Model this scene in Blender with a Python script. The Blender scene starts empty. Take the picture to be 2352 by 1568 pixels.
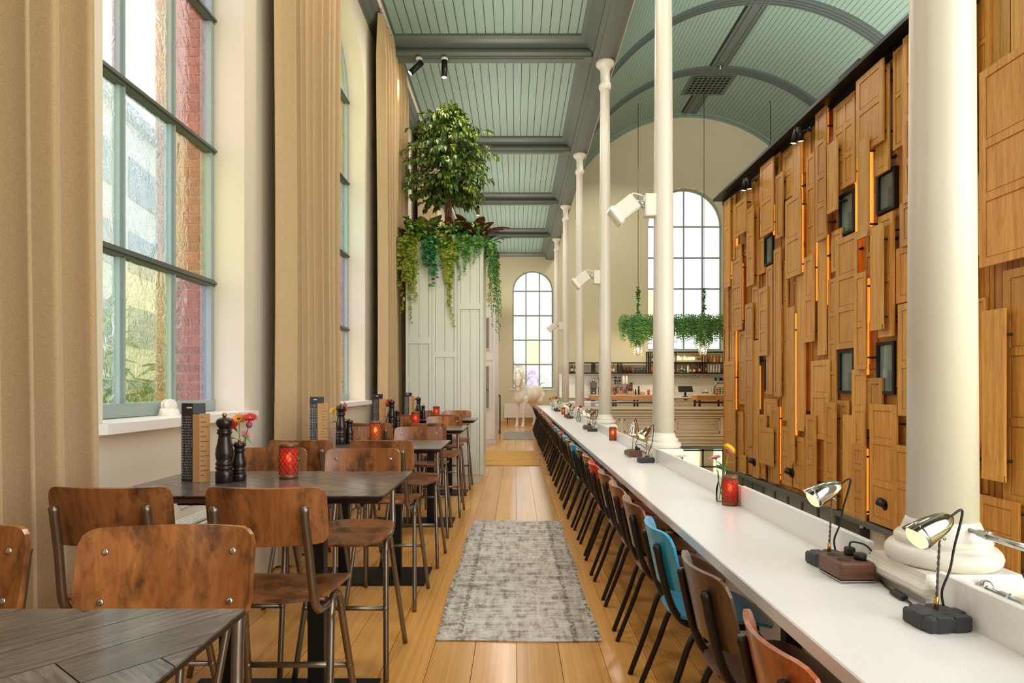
import bpy, bmesh, math, random
from mathutils import Vector, Matrix, Euler
R = random.Random(7)
PI = math.pi
SC = bpy.context.scene
COL = SC.collection

# ------------------------------------------------------------------ camera
cd = bpy.data.cameras.new('camera'); cam = bpy.data.objects.new('camera', cd); COL.objects.link(cam)
cam.location = (0, 0, 1.365); cam.rotation_euler = (PI/2, 0, 0)
cd.sensor_width = 36; cd.lens = 22.194; cd.shift_x = -0.0034; cd.shift_y = 0.0446
cd.clip_start = 0.05; cd.clip_end = 400
SC.camera = cam

def srgb(r, g, b):
    f = lambda c: c/12.92 if c <= 0.04045 else ((c+0.055)/1.055)**2.4
    return (f(r/255), f(g/255), f(b/255), 1)

# ------------------------------------------------------------------ sky, lamps, exposure
w = bpy.data.worlds.new('overcast_sky'); SC.world = w; w.use_nodes = True
wn = w.node_tree.nodes; wl = w.node_tree.links
bg = wn['Background']
geo = wn.new('ShaderNodeTexCoord'); sep = wn.new('ShaderNodeSeparateXYZ'); rp = wn.new('ShaderNodeValToRGB')
wl.new(geo.outputs['Generated'], sep.inputs[0]); wl.new(sep.outputs['Z'], rp.inputs[0]); wl.new(rp.outputs[0], bg.inputs[0])
rp.color_ramp.elements[0].position = 0.0; rp.color_ramp.elements[0].color = (1.0, 0.985, 0.955, 1)
rp.color_ramp.elements[1].position = 0.7; rp.color_ramp.elements[1].color = (0.90, 0.95, 1.0, 1)
bg.inputs[1].default_value = 3.0
SC.view_settings.view_transform = 'Standard'; SC.view_settings.look = 'None'
SC.view_settings.exposure = 0.52; SC.view_settings.gamma = 1; SC.view_settings.use_curve_mapping = False
def lamp(name, kind, loc, power, color=(1, 1, 1), size=0.1, rot=(0, 0, 0), spot=None, sy=None):
    d = bpy.data.lights.new(name, kind); d.energy = power; d.color = color
    o = bpy.data.objects.new(name, d); COL.objects.link(o); o.location = loc; o.rotation_euler = rot
    if kind == 'AREA':
        d.size = size
        if sy: d.shape = 'RECTANGLE'; d.size_y = sy
    else: d.shadow_soft_size = size
    if spot: d.spot_size = spot; d.spot_blend = 0.6
    return o
BAY = 3.65; CX_ = 1.31
COLY = [1.94 + BAY*k for k in range(-1, 6)]          # cast-iron columns
WINY = [0.12 + BAY*k for k in range(0, 7)]           # window centres of the left wall
for y in WINY[1:5]:                                  # sky portals in the windows guide the daylight sampling
    p = lamp('window_portal', 'AREA', (-2.6, y, 3.4), 1, size=1.7, sy=4.8, rot=(0, -PI/2, 0)); p.data.cycles.is_portal = True
for x, z, sx, sy in ((.65, 3.6, 1.7, 4.8), (6.35, 5.8, 3.0, 6.4)):
    p = lamp('window_portal', 'AREA', (x, 23.95, z), 1, size=sx, sy=sy, rot=(-PI/2, 0, 0)); p.data.cycles.is_portal = True
# added unseen fill from above for aisle and nave, no fittings modelled
for y in (1.2, 4.9, 8.5, 12.2, 15.8, 19.5):
    lamp('aisle_fill_down', 'AREA', (-.4, y, 6.1), 32, (1, .92, .82), .5)
for y in (7.5, 12, 16.5, 21):
    lamp('nave_fill_down', 'AREA', (3.4, y, 9.0), 64, (1, .93, .84), .8)
# added unseen fill lamps pointing up, to brighten vault and aisle ceiling
for y in (5, 8.5, 12, 15.2):
    lamp('vault_fill_up', 'AREA', (7.6, y, 6.4), 165, (1, .97, .92), 1.2, (PI, math.radians(18), 0))
for y in COLY[1:]:
    lamp('aisle_fill_up', 'AREA', (-.1, y+BAY/2, 3.4), 27, (1, .96, .90), 1.2, (PI, 0, 0)).data.spread = math.radians(125)
lamp('bar_fill', 'AREA', (4.6, 21.6, 3.6), 85, (1, .85, .66), 1.2, sy=.3)  # added unseen fill that brightens the bar wall

# ------------------------------------------------------------------ materials
MATS = {}
class NT:
    def __init__(s, name):
        s.m = bpy.data.materials.new(name); s.m.use_nodes = True
        s.n = s.m.node_tree.nodes; s.l = s.m.node_tree.links; s.p = s.n['Principled BSDF']; s.out = s.n['Material Output']
        MATS[name] = s.m
    def new(s, t, **kw):
        n = s.n.new('ShaderNode'+t)
        for k, v in kw.items():
            if k in n.inputs: n.inputs[k].default_value = v
            else: setattr(n, k, v)
        return n
    def link(s, a, b): s.l.new(a, b)
    def set(s, **kw):
        for k, v in kw.items(): s.p.inputs[k.replace('_', ' ')].default_value = v
    def coords(s, scale=(1, 1, 1), rnd=True):
        tc = s.new('TexCoord'); mp = s.new('Mapping'); mp.inputs['Scale'].default_value = scale
        s.link(tc.outputs['Object'], mp.inputs['Vector'])
        if rnd:
            oi = s.new('ObjectInfo'); mu = s.new('Math', operation='MULTIPLY'); mu.inputs[1].default_value = 37.0
            s.link(oi.outputs['Random'], mu.inputs[0]); s.link(mu.outputs[0], mp.inputs['Location'])
        return mp.outputs[0]
    def noise(s, vec, scale, detail=3, rough=.5, dist=0):
        n = s.new('TexNoise'); n.inputs['Scale'].default_value = scale; n.inputs['Detail'].default_value = detail
        n.inputs['Roughness'].default_value = rough; n.inputs['Distortion'].default_value = dist
        s.link(vec, n.inputs['Vector']); return n.outputs[0]
    def ramp(s, fac, stops):
        r = s.new('ValToRGB'); e = r.color_ramp.elements
        while len(e) < len(stops): e.new(.5)
        for i, (p, c) in enumerate(stops): e[i].position = p; e[i].color = c if len(c) == 4 else (*c, 1)
        s.link(fac, r.inputs[0]); return r.outputs[0]
    def mix(s, a, b, fac, bt='MIX'):
        m = s.new('Mix', data_type='RGBA', blend_type=bt)
        for v, i in ((fac, 0), (a, 6), (b, 7)):
            if hasattr(v, 'links') or hasattr(v, 'is_linked'): s.link(v, m.inputs[i])
            else: m.inputs[i].default_value = v
        return m.outputs[2]
    def vary(s, col, amount=.16, hue=.01):
        oi = s.new('ObjectInfo'); hs = s.new('HueSaturation')
        mr = s.new('MapRange'); mr.inputs[3].default_value = 1-amount; mr.inputs[4].default_value = 1+amount
        s.link(oi.outputs['Random'], mr.inputs[0]); s.link(mr.outputs[0], hs.inputs['Value']); s.link(col, hs.inputs['Color'])
        return hs.outputs[0]
    def bump(s, h, strength=.2, dist=.01):
        b = s.new('Bump'); b.inputs['Strength'].default_value = strength; b.inputs['Distance'].default_value = dist
        s.link(h, b.inputs['Height']); s.link(b.outputs[0], s.p.inputs['Normal'])
    def base(s, c): s.link(c, s.p.inputs['Base Color'])

def plain(name, c, rough=.5, metal=0, vary=.05, nscale=8, bump=0, coat=0):
    t = NT(name); t.set(Roughness=rough, Metallic=metal)
    v = t.coords(); n = t.noise(v, nscale, 3)
    d = tuple(x*(1-vary*2) for x in c[:3]) + (1,)
    t.base(t.mix(d, c, n))
    if bump: t.bump(t.noise(v, nscale*12, 2), bump, .004)
    if coat: t.set(Coat_Weight=coat, Coat_Roughness=.15)
    return t.m
def wood(name, c1, c2, axis='z', rough=.4, scale=1, amount=.14, blotch=None, coat=0, bump=.08, grain=.5):
    t = NT(name); t.set(Roughness=rough)
    sc = {'x': (1.5, 22, 22), 'y': (22, 1.5, 22), 'z': (22, 22, 1.5)}[axis]
    v = t.coords(tuple(q*scale for q in sc))
    n = t.noise(v, 1.6, 5, .6, .8); f = t.noise(v, 6, 3, .6)
    c = t.ramp(n, [(.3, c1), (.7, c2)])
    c = t.mix(c, tuple(x*.55 for x in c1[:3])+(1,), t.ramp(f, [(.5, (0, 0, 0)), (.75, (grain, grain, grain))]))
    if blotch:
        b = t.noise(t.coords((9, 9, 5)), 1.0, 8, .72)
        c = t.mix(c, blotch, t.ramp(b, [(.47, (0, 0, 0)), (.62, (.85, .85, .85))]))
    t.base(t.vary(c, amount)); t.bump(f, bump, .003)
    if coat: t.set(Coat_Weight=coat, Coat_Roughness=.2)
    return t.m
def emit(name, c, strength):
    t = NT(name); t.set(Roughness=.5, Emission_Color=c, Emission_Strength=strength); t.p.inputs['Base Color'].default_value = c; return t.m
def glass_pane(name, tint, wave=1.0):
    t = NT(name); v = t.coords((1, 1, 1)); n = t.noise(v, 9, 3, .55, 1.2)
    tr = t.new('BsdfTransparent'); tr.inputs[0].default_value = tint
    rf = t.new('BsdfRefraction'); rf.inputs[0].default_value = tint; rf.inputs['IOR'].default_value = 1.3; rf.inputs['Roughness'].default_value = .06
    b = t.new('Bump'); b.inputs['Strength'].default_value = .4*wave; b.inputs['Distance'].default_value = .045; t.link(n, b.inputs['Height']); t.link(b.outputs[0], rf.inputs['Normal'])
    m1 = t.new('MixShader'); m1.inputs[0].default_value = .45; t.link(tr.outputs[0], m1.inputs[1]); t.link(rf.outputs[0], m1.inputs[2])
    gl = t.new('BsdfGlossy'); gl.inputs['Roughness'].default_value = .05
    m2 = t.new('MixShader'); m2.inputs[0].default_value = .06; t.link(m1.outputs[0], m2.inputs[1]); t.link(gl.outputs[0], m2.inputs[2])
    t.link(m2.outputs[0], t.out.inputs[0]); return t.m
def clear_glass(name, tint=(.95, .97, .96, 1)):
    t = NT(name)
    tr = t.new('BsdfTransparent'); tr.inputs[0].default_value = tint
    gl = t.new('BsdfGlossy'); gl.inputs['Roughness'].default_value = .03
    fr = t.new('Fresnel'); fr.inputs[0].default_value = 1.45
    mx = t.new('MixShader'); t.link(fr.outputs[0], mx.inputs[0]); t.link(tr.outputs[0], mx.inputs[1]); t.link(gl.outputs[0], mx.inputs[2])
    t.link(mx.outputs[0], t.out.inputs[0]); return t.m
def leafmat(name, c1, c2):
    t = NT(name); t.set(Roughness=.45)
    v = t.coords((1, 1, 1), False); n = t.noise(v, 14, 2)
    t.base(t.ramp(n, [(.35, c1), (.65, c2)])); t.set(Subsurface_Weight=0.0)
    return t.m

plaster = plain('cream_plaster', srgb(228, 217, 196), .85, vary=.02, nscale=3, bump=.05)
nave_plaster = plain('sage_cream_plaster', srgb(212, 200, 168), .85, vary=.02, nscale=3)
green_paint = plain('sage_green_paint', srgb(135, 157, 143), .5, vary=.03)
beam_paint = plain('grey_green_paint', srgb(92, 99, 93), .45, vary=.03)
dark_line = plain('dark_joint_paint', srgb(58, 66, 62), .6)
white_paint = plain('white_gloss_paint', srgb(222, 216, 204), .35, vary=.01, bump=.04, nscale=3)
pale_paint = plain('pale_sage_white_paint', srgb(220, 222, 206), .38, vary=.02, nscale=3)
lilac_white = plain('soft_white_paint', srgb(234, 230, 226), .4, vary=.01)
sill_white = plain('white_sill_paint', srgb(240, 236, 228), .35, vary=.01)
frame_paint = plain('grey_green_window_paint', srgb(152, 168, 164), .4, vary=.05)
oak = wood('oak_floor', srgb(212, 146, 70), srgb(236, 180, 102), 'y', .19, .3, .13, bump=.02, grain=.15, coat=.25)
oak_z = wood('oak_trim', srgb(196, 150, 88), srgb(222, 180, 118), 'y', .5)
stone_top = NT('white_quartz'); stone_top.set(Roughness=.28)
_v = stone_top.coords((1, 1, 1), False); stone_top.base(stone_top.ramp(stone_top.noise(_v, 260, 2), [(.3, srgb(222, 221, 217)), (.42, srgb(236, 235, 231)), (.8, srgb(240, 239, 236))])); stone_top = stone_top.m
panel_wood = wood('honey_door_wood', srgb(184, 120, 46), srgb(218, 160, 76), 'z', .42, .6, .16, coat=.15)
panel_wood2 = wood('pale_pine_wood', srgb(194, 134, 58), srgb(224, 170, 88), 'z', .45, .5, .14, coat=.1)
back_wood = wood('amber_board_wood', srgb(168, 102, 32), srgb(202, 136, 52), 'z', .5, .5, .14)
ply_brown = wood('stained_brown_plywood', srgb(122, 72, 36), srgb(166, 106, 58), 'z', .33, .5, .12, blotch=srgb(60, 34, 20), coat=.3)
ply_orange = wood('orange_brown_plywood', srgb(150, 88, 40), srgb(186, 120, 62), 'z', .33, .5, .08, blotch=srgb(70, 40, 22), coat=.3)
ply_dark = wood('dark_brown_plywood', srgb(72, 48, 36), srgb(104, 74, 56), 'z', .35, .5, .08, coat=.3)
ply_red = wood('red_stained_plywood', srgb(196, 34, 28), srgb(226, 58, 44), 'z', .32, .5, .05, coat=.3, bump=.03)
ply_blue = wood('blue_stained_plywood', srgb(22, 146, 196), srgb(56, 180, 224), 'z', .32, .5, .05, coat=.3, bump=.03)
ply_mahog = wood('mahogany_plywood', srgb(150, 66, 26), srgb(190, 96, 42), 'z', .3, .5, .06, blotch=srgb(96, 40, 18), coat=.4)
table_wood = NT('black_stained_oak'); table_wood.set(Roughness=.28, Coat_Weight=.5, Coat_Roughness=.12)
_v = table_wood.coords((1, 1, 1)); _n = table_wood.noise(table_wood.coords((40, 4, 1)), 2.2, 4, .6, 1.0)
table_wood.base(table_wood.vary(table_wood.ramp(_n, [(.3, srgb(46, 43, 41)), (.7, srgb(116, 108, 101))]), .25)); table_wood.bump(_n, .35, .004); table_wood = table_wood.m
bronze = plain('brushed_bronze_steel', srgb(140, 126, 110), .32, .85, .12, 20)
chair_black = plain('black_brown_powder_coat', srgb(44, 37, 32), .36, .3, .08)
black = plain('matt_black_metal', srgb(26, 26, 27), .45, .4)
black_soft = plain('black_plastic', srgb(30, 29, 29), .5)
dark_steel = plain('dark_twisted_steel', srgb(112, 106, 98), .35, .8)
rubber = plain('worn_black_rubber', srgb(58, 58, 60), .55, vary=.15, nscale=25)
steel = plain('steel', srgb(196, 196, 196), .22, 1.0)
chrome = plain('chrome', srgb(222, 220, 216), .07, 1.0, .02)
aged_chrome = plain('aged_chrome', srgb(178, 168, 156), .14, 1.0, .2, 18)
brass = plain('brass', srgb(206, 160, 78), .25, 1.0)
copper = plain('copper_sheet', srgb(214, 140, 88), .35, .7)
mill_black = plain('espresso_lacquer', srgb(36, 27, 23), .22, 0, .08)
curtain = NT('beige_curtain_cloth'); curtain.set(Roughness=.9); _v = curtain.coords((1, 1, 1), False)
curtain.base(curtain.ramp(curtain.noise(_v, 200, 2), [(.3, srgb(180, 152, 112)), (.7, srgb(197, 169, 129))])); curtain.set(Sheen_Weight=.2); curtain = curtain.m
card_tan = plain('kraft_card', srgb(196, 148, 92), .7, vary=.06)
card_black = plain('black_card', srgb(40, 40, 46), .45)
print_white = plain('white_print', srgb(232, 232, 226), .6)
print_dark = plain('dark_print', srgb(70, 48, 34), .7)
def lantern_glass(name, c, e):
    t = NT(name); t.set(Roughness=.15, Emission_Color=c, Emission_Strength=e); t.p.inputs['Base Color'].default_value = c  # emission paints the candlelight into the glass itself
    tr = t.new('BsdfTransparent'); tr.inputs[0].default_value = tuple(min(1, q*1.3+.03) for q in c[:3])+(1,); mx = t.new('MixShader'); mx.inputs[0].default_value = .55
    t.link(tr.outputs[0], mx.inputs[1]); t.link(t.p.outputs[0], mx.inputs[2]); t.link(mx.outputs[0], t.out.inputs[0]); return t.m
red_glass = lantern_glass('red_lantern_glass', srgb(205, 22, 18), .3)
flame = emit('lantern_flame', (1, .5, .1, 1), 14)
amber_glass = lantern_glass('amber_lantern_glass', srgb(206, 92, 26), .25)
lens_warm = emit('warm_lamp_lens', (1, .68, .36, 1), .8)
led_warm = emit('warm_led_strip', (1, .33, .03, 1), .75)
led_white = emit('white_led_tube', (1, .93, .8, 1), 3)
spot_face = emit('spotlight_face', (1, .72, .45, 1), 12)
neon = emit('neon_tube', (1, .9, .6, 1), 2.5)
vase_glass = clear_glass('vase_glass')
screen_dark = plain('dark_window_glass', srgb(128, 144, 132), .04, 0, .1)
walnut = wood('walnut_box', srgb(84, 50, 34), srgb(124, 80, 56), 'x', .4, .8, .08)
red_brick = NT('red_brick'); red_brick.set(Roughness=.85); _v = red_brick.coords((1, 1, 1))
red_brick.base(red_brick.vary(red_brick.ramp(red_brick.noise(_v, 30, 3), [(.3, srgb(160, 96, 82)), (.7, srgb(196, 134, 114))]), .2)); red_brick = red_brick.m
mortar = plain('pale_mortar', srgb(216, 206, 190), .9)
LG = {'ficus': leafmat('ficus_leaf_green', srgb(64, 92, 36), srgb(124, 152, 66)), 'lime': leafmat('lime_leaf_green', srgb(98, 120, 30), srgb(172, 182, 58)),
      'ivy': leafmat('ivy_green', srgb(66, 122, 50), srgb(140, 186, 96)), 'deep': leafmat('deep_leaf_green', srgb(34, 92, 52), srgb(80, 142, 80)),
      'maroon': leafmat('maroon_leaf', srgb(74, 34, 26), srgb(128, 62, 42)), 'stripe': leafmat('striped_leaf_green', srgb(76, 92, 34), srgb(150, 144, 60)),
      'fern': leafmat('fern_green', srgb(60, 112, 36), srgb(136, 172, 70)), 'fresh': leafmat('fresh_leaf_green', srgb(64, 128, 40), srgb(116, 178, 70))}
bark = wood('brown_bark', srgb(86, 58, 36), srgb(136, 96, 64), 'z', .8)
stem_green = plain('stem_green', srgb(120, 146, 54), .5)
petal = {'red': plain('red_petal', srgb(206, 26, 32), .5, vary=.12), 'yellow': plain('yellow_petal', srgb(240, 192, 24), .5, vary=.08), 'pink': plain('pink_petal', srgb(236, 150, 160), .5, vary=.08),
         'orange': plain('orange_petal', srgb(236, 150, 20), .5, vary=.08), 'purple': plain('purple_bud', srgb(170, 70, 110), .5, vary=.1)}
porcelain = plain('porcelain_white', srgb(238, 232, 222), .25, vary=.03, coat=.3)
horse_white = NT('painted_horse_white'); horse_white.set(Roughness=.3); _v = horse_white.coords((1, 1, 1), False)
_c = horse_white.ramp(horse_white.noise(_v, 3, 3), [(.3, srgb(236, 226, 206)), (.6, srgb(248, 243, 232))])
horse_white.base(horse_white.mix(_c, srgb(196, 96, 60), horse_white.ramp(horse_white.noise(_v, 9, 2, .5), [(.70, (0, 0, 0)), (.74, (.8, .8, .8))]))); horse_white = horse_white.m

# ------------------------------------------------------------------ mesh helpers
class MB:
    def __init__(s): s.v = []; s.f = []; s.sm = []
    def add(s, vs, fs, smooth=False):
        o = len(s.v); s.v += [tuple(p) for p in vs]
        for f in fs: s.f.append(tuple(i+o for i in f)); s.sm.append(smooth)
    def box(s, x0, x1, y0, y1, z0, z1, M=None, c=0.0):
        if c > 0:
            c = min(c, (x1-x0)*.45, (y1-y0)*.45, (z1-z0)*.45)
            P = []; X = (x0, x1); Y = (y0, y1); Z = (z0, z1); idx = {}
            for i in (0, 1):
                for j in (0, 1):
                    for k in (0, 1):
                        sx, sy, sz = (1-2*i)*c, (1-2*j)*c, (1-2*k)*c
                        for a, q in enumerate(((X[i], Y[j]+sy, Z[k]+sz), (X[i]+sx, Y[j], Z[k]+sz), (X[i]+sx, Y[j]+sy, Z[k]))):
                            idx[(i, j, k, a)] = len(P); P.append(q)
            F = []
            for a in range(3):
                for t in (0, 1):
                    o = [(0, 0), (1, 0), (1, 1), (0, 1)]
                    q = [idx[tuple((t if d == a else p[[e for e in range(3) if e != a].index(d)]) for d in range(3)) + (a,)] for p in o]
                    F.append(q if (t == 1) != (a == 1) else q[::-1])
            for a in range(3):
                b, d = [e for e in range(3) if e != a]
                for tb in (0, 1):
                    for td in (0, 1):
                        def key(ta, ax):
                            r = [0, 0, 0]; r[a] = ta; r[b] = tb; r[d] = td; return idx[(*r, ax)]
                        F.append([key(0, b), key(1, b), key(1, d), key(0, d)])
            for i in (0, 1):
                for j in (0, 1):
                    for k in (0, 1): F.append([idx[(i, j, k, 0)], idx[(i, j, k, 1)], idx[(i, j, k, 2)]])
            if M: P = [M @ Vector(p) for p in P]
            s.add(P, F); return s
        P = [(x0, y0, z0), (x1, y0, z0), (x1, y1, z0), (x0, y1, z0), (x0, y0, z1), (x1, y0, z1), (x1, y1, z1), (x0, y1, z1)]
        if M: P = [M @ Vector(p) for p in P]
        s.add(P, [(3, 2, 1, 0), (4, 5, 6, 7), (0, 1, 5, 4), (1, 2, 6, 5), (2, 3, 7, 6), (3, 0, 4, 7)]); return s
    def prism(s, poly, z0, z1, M=None):
        n = len(poly); P = [(x, y, z0) for x, y in poly] + [(x, y, z1) for x, y in poly]
        if M: P = [M @ Vector(p) for p in P]
        s.add(P, [tuple(range(n))[::-1], tuple(range(n, 2*n))] + [(i, (i+1) % n, n+(i+1) % n, n+i) for i in range(n)]); return s
    def lathe(s, prof, seg=20, M=None, cap=True, a0=0, a1=2*PI):
        full = abs(a1-a0-2*PI) < 1e-6; m = seg if full else seg+1
        P = []
        for r, z in prof:
            for i in range(m):
                a = a0+(a1-a0)*i/seg; P.append((r*math.cos(a), r*math.sin(a), z))
        if M: P = [M @ Vector(p) for p in P]
        F = []
        for j in range(len(prof)-1):
            for i in range(seg):
                k = (i+1) % m; F.append((j*m+i, j*m+k, (j+1)*m+k, (j+1)*m+i))
        o = len(s.v); s.add(P, F, True)
        if cap:
            if prof[0][0] > 1e-5: s.f.append(tuple(o+i for i in range(m))[::-1]); s.sm.append(False)
            if prof[-1][0] > 1e-5: s.f.append(tuple(o+(len(prof)-1)*m+i for i in range(m))); s.sm.append(False)
        return s
    def cyl(s, a, b, r, seg=10, r2=None):
        return s.tube([a, b], [r, r if r2 is None else r2], seg)
    def tube(s, pts, r, seg=8, cap=True, flat=None):
        pts = [Vector(p) for p in pts]; n = len(pts)
        rs = [r]*n if not hasattr(r, '__len__') else r
        t0 = (pts[1]-pts[0]).normalized(); up = Vector((0, 0, 1)) if abs(t0.z) < .9 else Vector((1, 0, 0))
        u = t0.cross(up).normalized(); P = []
        for i, p in enumerate(pts):
            t = (pts[min(i+1, n-1)]-pts[max(i-1, 0)]).normalized()
            u = (u-t*u.dot(t)).normalized(); v = t.cross(u)
            for k in range(seg):
                a = 2*PI*k/seg; P.append(p+(u*math.cos(a)+v*math.sin(a))*rs[i])
        F = [(i*seg+k, i*seg+(k+1) % seg, (i+1)*seg+(k+1) % seg, (i+1)*seg+k) for i in range(n-1) for k in range(seg)]
        o = len(s.v); s.add(P, F, True)
        if cap:
            s.f.append(tuple(o+k for k in range(seg))[::-1]); s.sm.append(False)
            s.f.append(tuple(o+(n-1)*seg+k for k in range(seg))); s.sm.append(False)
        return s
    def ball(s, c, r, seg=10, rings=6, M=None):
        rx, ry, rz = r if hasattr(r, '__len__') else (r, r, r)
        P = [(0, 0, -1)]; F = []
        for j in range(1, rings):
            t = PI*j/rings-PI/2
            for i in range(seg): a = 2*PI*i/seg; P.append((math.cos(t)*math.cos(a), math.cos(t)*math.sin(a), math.sin(t)))
        P.append((0, 0, 1)); top = len(P)-1
        for i in range(seg):
            k = (i+1) % seg; F.append((0, 1+k, 1+i)); F.append((top, 1+(rings-2)*seg+i, 1+(rings-2)*seg+k))
            for j in range(rings-2): F.append((1+j*seg+i, 1+j*seg+k, 1+(j+1)*seg+k, 1+(j+1)*seg+i))
        Q = [Vector((p[0]*rx, p[1]*ry, p[2]*rz)) for p in P]
        if M: Q = [M @ q for q in Q]
        s.add([q+Vector(c) for q in Q], F, True); return s
    def grid(s, fn, nu, nv, thick=0, smooth=True, tdir=None):
        P = [Vector(fn(i/nu, j/nv)) for j in range(nv+1) for i in range(nu+1)]
        W = nu+1; F = [(j*W+i, j*W+i+1, (j+1)*W+i+1, (j+1)*W+i) for j in range(nv) for i in range(nu)]
        if thick:
            N = [Vector((0, 0, 0)) for _ in P]
            for f in F:
                nn = (P[f[1]]-P[f[0]]).cross(P[f[3]]-P[f[0]])
                for i in f: N[i] += nn
            m = len(P); P2 = [p-(n.normalized() if n.length > 0 else Vector((0, 0, 1)))*thick for p, n in zip(P, N)]
            rim = [i for i in range(W)] + [j*W+nu for j in range(1, nv+1)] + [nv*W+i for i in range(nu-1, -1, -1)] + [j*W for j in range(nv-1, 0, -1)]
            o = len(s.v); s.add(P+P2, F+[tuple(i+m for i in f[::-1]) for f in F], smooth)
            rv = [P[i] for i in rim]+[P2[i] for i in rim]; q = len(rim)
            s.add(rv, [(i, q+i, q+(i+1) % q, (i+1) % q) for i in range(q)], False)
        else: s.add(P, F, smooth)
        return s
    def leaf(s, p, d, up, L, Wd, curl=.15, n=2):
        d = Vector(d).normalized(); side = d.cross(Vector(up)); side = side.normalized() if side.length > 1e-4 else Vector((1, 0, 0)); nn = side.cross(d)
        p = Vector(p); a = p+d*L*.45+side*Wd*.5+nn*L*curl*.3; b = p+d*L*.45-side*Wd*.5+nn*L*curl*.3; m = p+d*L*.5-nn*L*.04; e = p+d*L-nn*L*curl
        s.add([p, a, m, b, e], [(0, 2, 1), (0, 3, 2), (1, 2, 4), (2, 3, 4)], True); return s
    def build(s, name, mat, parent=None, loc=None):
        me = bpy.data.meshes.new(name); me.from_pydata(s.v, [], s.f); me.polygons.foreach_set('use_smooth', s.sm); me.update()
        me.materials.append(mat if not isinstance(mat, str) else MATS[mat])
        o = bpy.data.objects.new(name, me); COL.objects.link(o)
        if parent: o.parent = parent
        if loc: o.location = loc
        return o
def tag(o, label=None, cat=None, group=None, kind=None):
    if label: o['label'] = label
    if cat: o['category'] = cat
    if group: o['group'] = group
    if kind: o['kind'] = kind
    return o
def thing(name, label, cat, loc=(0, 0, 0), rz=0, group=None):
    o = bpy.data.objects.new(name, None); COL.objects.link(o); o.location = loc; o.rotation_euler = (0, 0, rz); o.empty_display_size = .1
    return tag(o, label, cat, group)
def inst(src, parent, M=None, name=None):
    o = bpy.data.objects.new(name or src.name.split('.')[0], src.data); COL.objects.link(o); o.parent = parent
    o.matrix_local = src.matrix_local if M is None else M
    return o
def struct(o, parent=None): o['kind'] = 'structure'; return o
def dup(root, loc=None, rz=None, label=None, group=None, swap=None, scale=None):
    r = root.copy(); COL.objects.link(r)
    if loc: r.location = loc
    if rz is not None: r.rotation_euler = (0, 0, rz)
    if label: r['label'] = label
    if group: r['group'] = group
    if scale: r.scale = (scale,)*3
    def rec(a, b):
        for ch in list(a.children):
            c = ch.copy(); COL.objects.link(c); c.parent = b
            if swap and ch.data and ch.data.name in swap: c.data = swap[ch.data.name]
            rec(ch, c)
    rec(root, r); return r
def TM(loc, rot=(0, 0, 0), sc=(1, 1, 1)):
    return Matrix.LocRotScale(Vector(loc), Euler(rot), Vector(sc))
def aim(p, d):   # matrix with local +z along d
    return Matrix.Translation(Vector(p)) @ Vector(d).normalized().to_track_quat('Z', 'Y').to_matrix().to_4x4()
def bez(pts, n=12):
    pts = [Vector(p) for p in pts]; out = []
    m = len(pts)
    for i in range(m-1):
        p0 = pts[max(i-1, 0)]; p1 = pts[i]; p2 = pts[i+1]; p3 = pts[min(i+2, m-1)]
        for k in range(n):
            t = k/n; out.append(.5*((2*p1)+(p2-p0)*t+(2*p0-5*p1+4*p2-p3)*t*t+(3*p1-p0-3*p2+p3)*t**3))
    out.append(pts[-1]); return out
# ------------------------------------------------------------------ structure
WX, GD, EY = -1.955, .295, 23.6      # left wall plane, depth of its window reveals, end wall plane
CX = 1.31                            # column row
LW = lambda u, z, d: (WX-d, u, z)
EW = lambda u, z, d: (u, EY+d, z)
def slab(mb, poly, d0, d1, mp):
    n = len(poly); P = [mp(u, z, d0) for u, z in poly]+[mp(u, z, d1) for u, z in poly]
    mb.add(P, [tuple(range(n)), tuple(range(n, 2*n))[::-1]]+[(i, n+i, n+(i+1) % n, (i+1) % n) for i in range(n)])
def holed_wall(name, mat, mp, u0, u1, z0, ztop, holes, D):
    mb = MB(); us = {u0, u1}
    zt = ztop if callable(ztop) else (lambda u: ztop)
    if callable(ztop):
        for i in range(49): us.add(u0+(u1-u0)*i/48)
    for (uc, hw, zb, zs, arch) in holes:
        us |= {uc-hw, uc+hw}
        if arch:
            for i in range(1, 24): us.add(uc-hw*math.cos(PI*i/24))
    us = sorted(u for u in us if u0-1e-6 <= u <= u1+1e-6)
    def top(h, u): return h[3]+(math.sqrt(max(0, h[1]**2-(u-h[0])**2)) if h[4] else 0)
    for a, b in zip(us, us[1:]):
        if b-a < 1e-5: continue
        mid = (a+b)/2; hs = sorted([h for h in holes if abs(mid-h[0]) < h[1]], key=lambda h: h[2])
        la, lb = z0, z0
        for h in hs:
            mb.add([mp(a, la, 0), mp(b, lb, 0), mp(b, h[2], 0), mp(a, h[2], 0)], [(0, 1, 2, 3)]); la, lb = top(h, a), top(h, b)
        mb.add([mp(a, la, 0), mp(b, lb, 0), mp(b, zt(b), 0), mp(a, zt(a), 0)], [(0, 1, 2, 3)])
    for h in holes:
        uc, hw, zb, zs, arch = h
        out = [(uc-hw, zb), (uc-hw, zs)]
        if arch: out += [(uc-hw*math.cos(PI*i/24), zs+hw*math.sin(PI*i/24)) for i in range(1, 24)]
        out += [(uc+hw, zs), (uc+hw, zb)]
        for p, q in zip(out, out[1:]+out[:1]):
            mb.add([mp(*p, 0), mp(*q, 0), mp(*q, D), mp(*p, D)], [(0, 1, 2, 3)])
    return struct(mb.build(name, mat))
def arch_poly(uc, hw, zs, a, b, zb, n=8):
    top = lambda u: zs+math.sqrt(max(0, hw**2-(u-uc)**2))
    return [(a, zb), (b, zb)]+[(b+(a-b)*i/n, top(b+(a-b)*i/n)) for i in range(n+1)]
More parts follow.
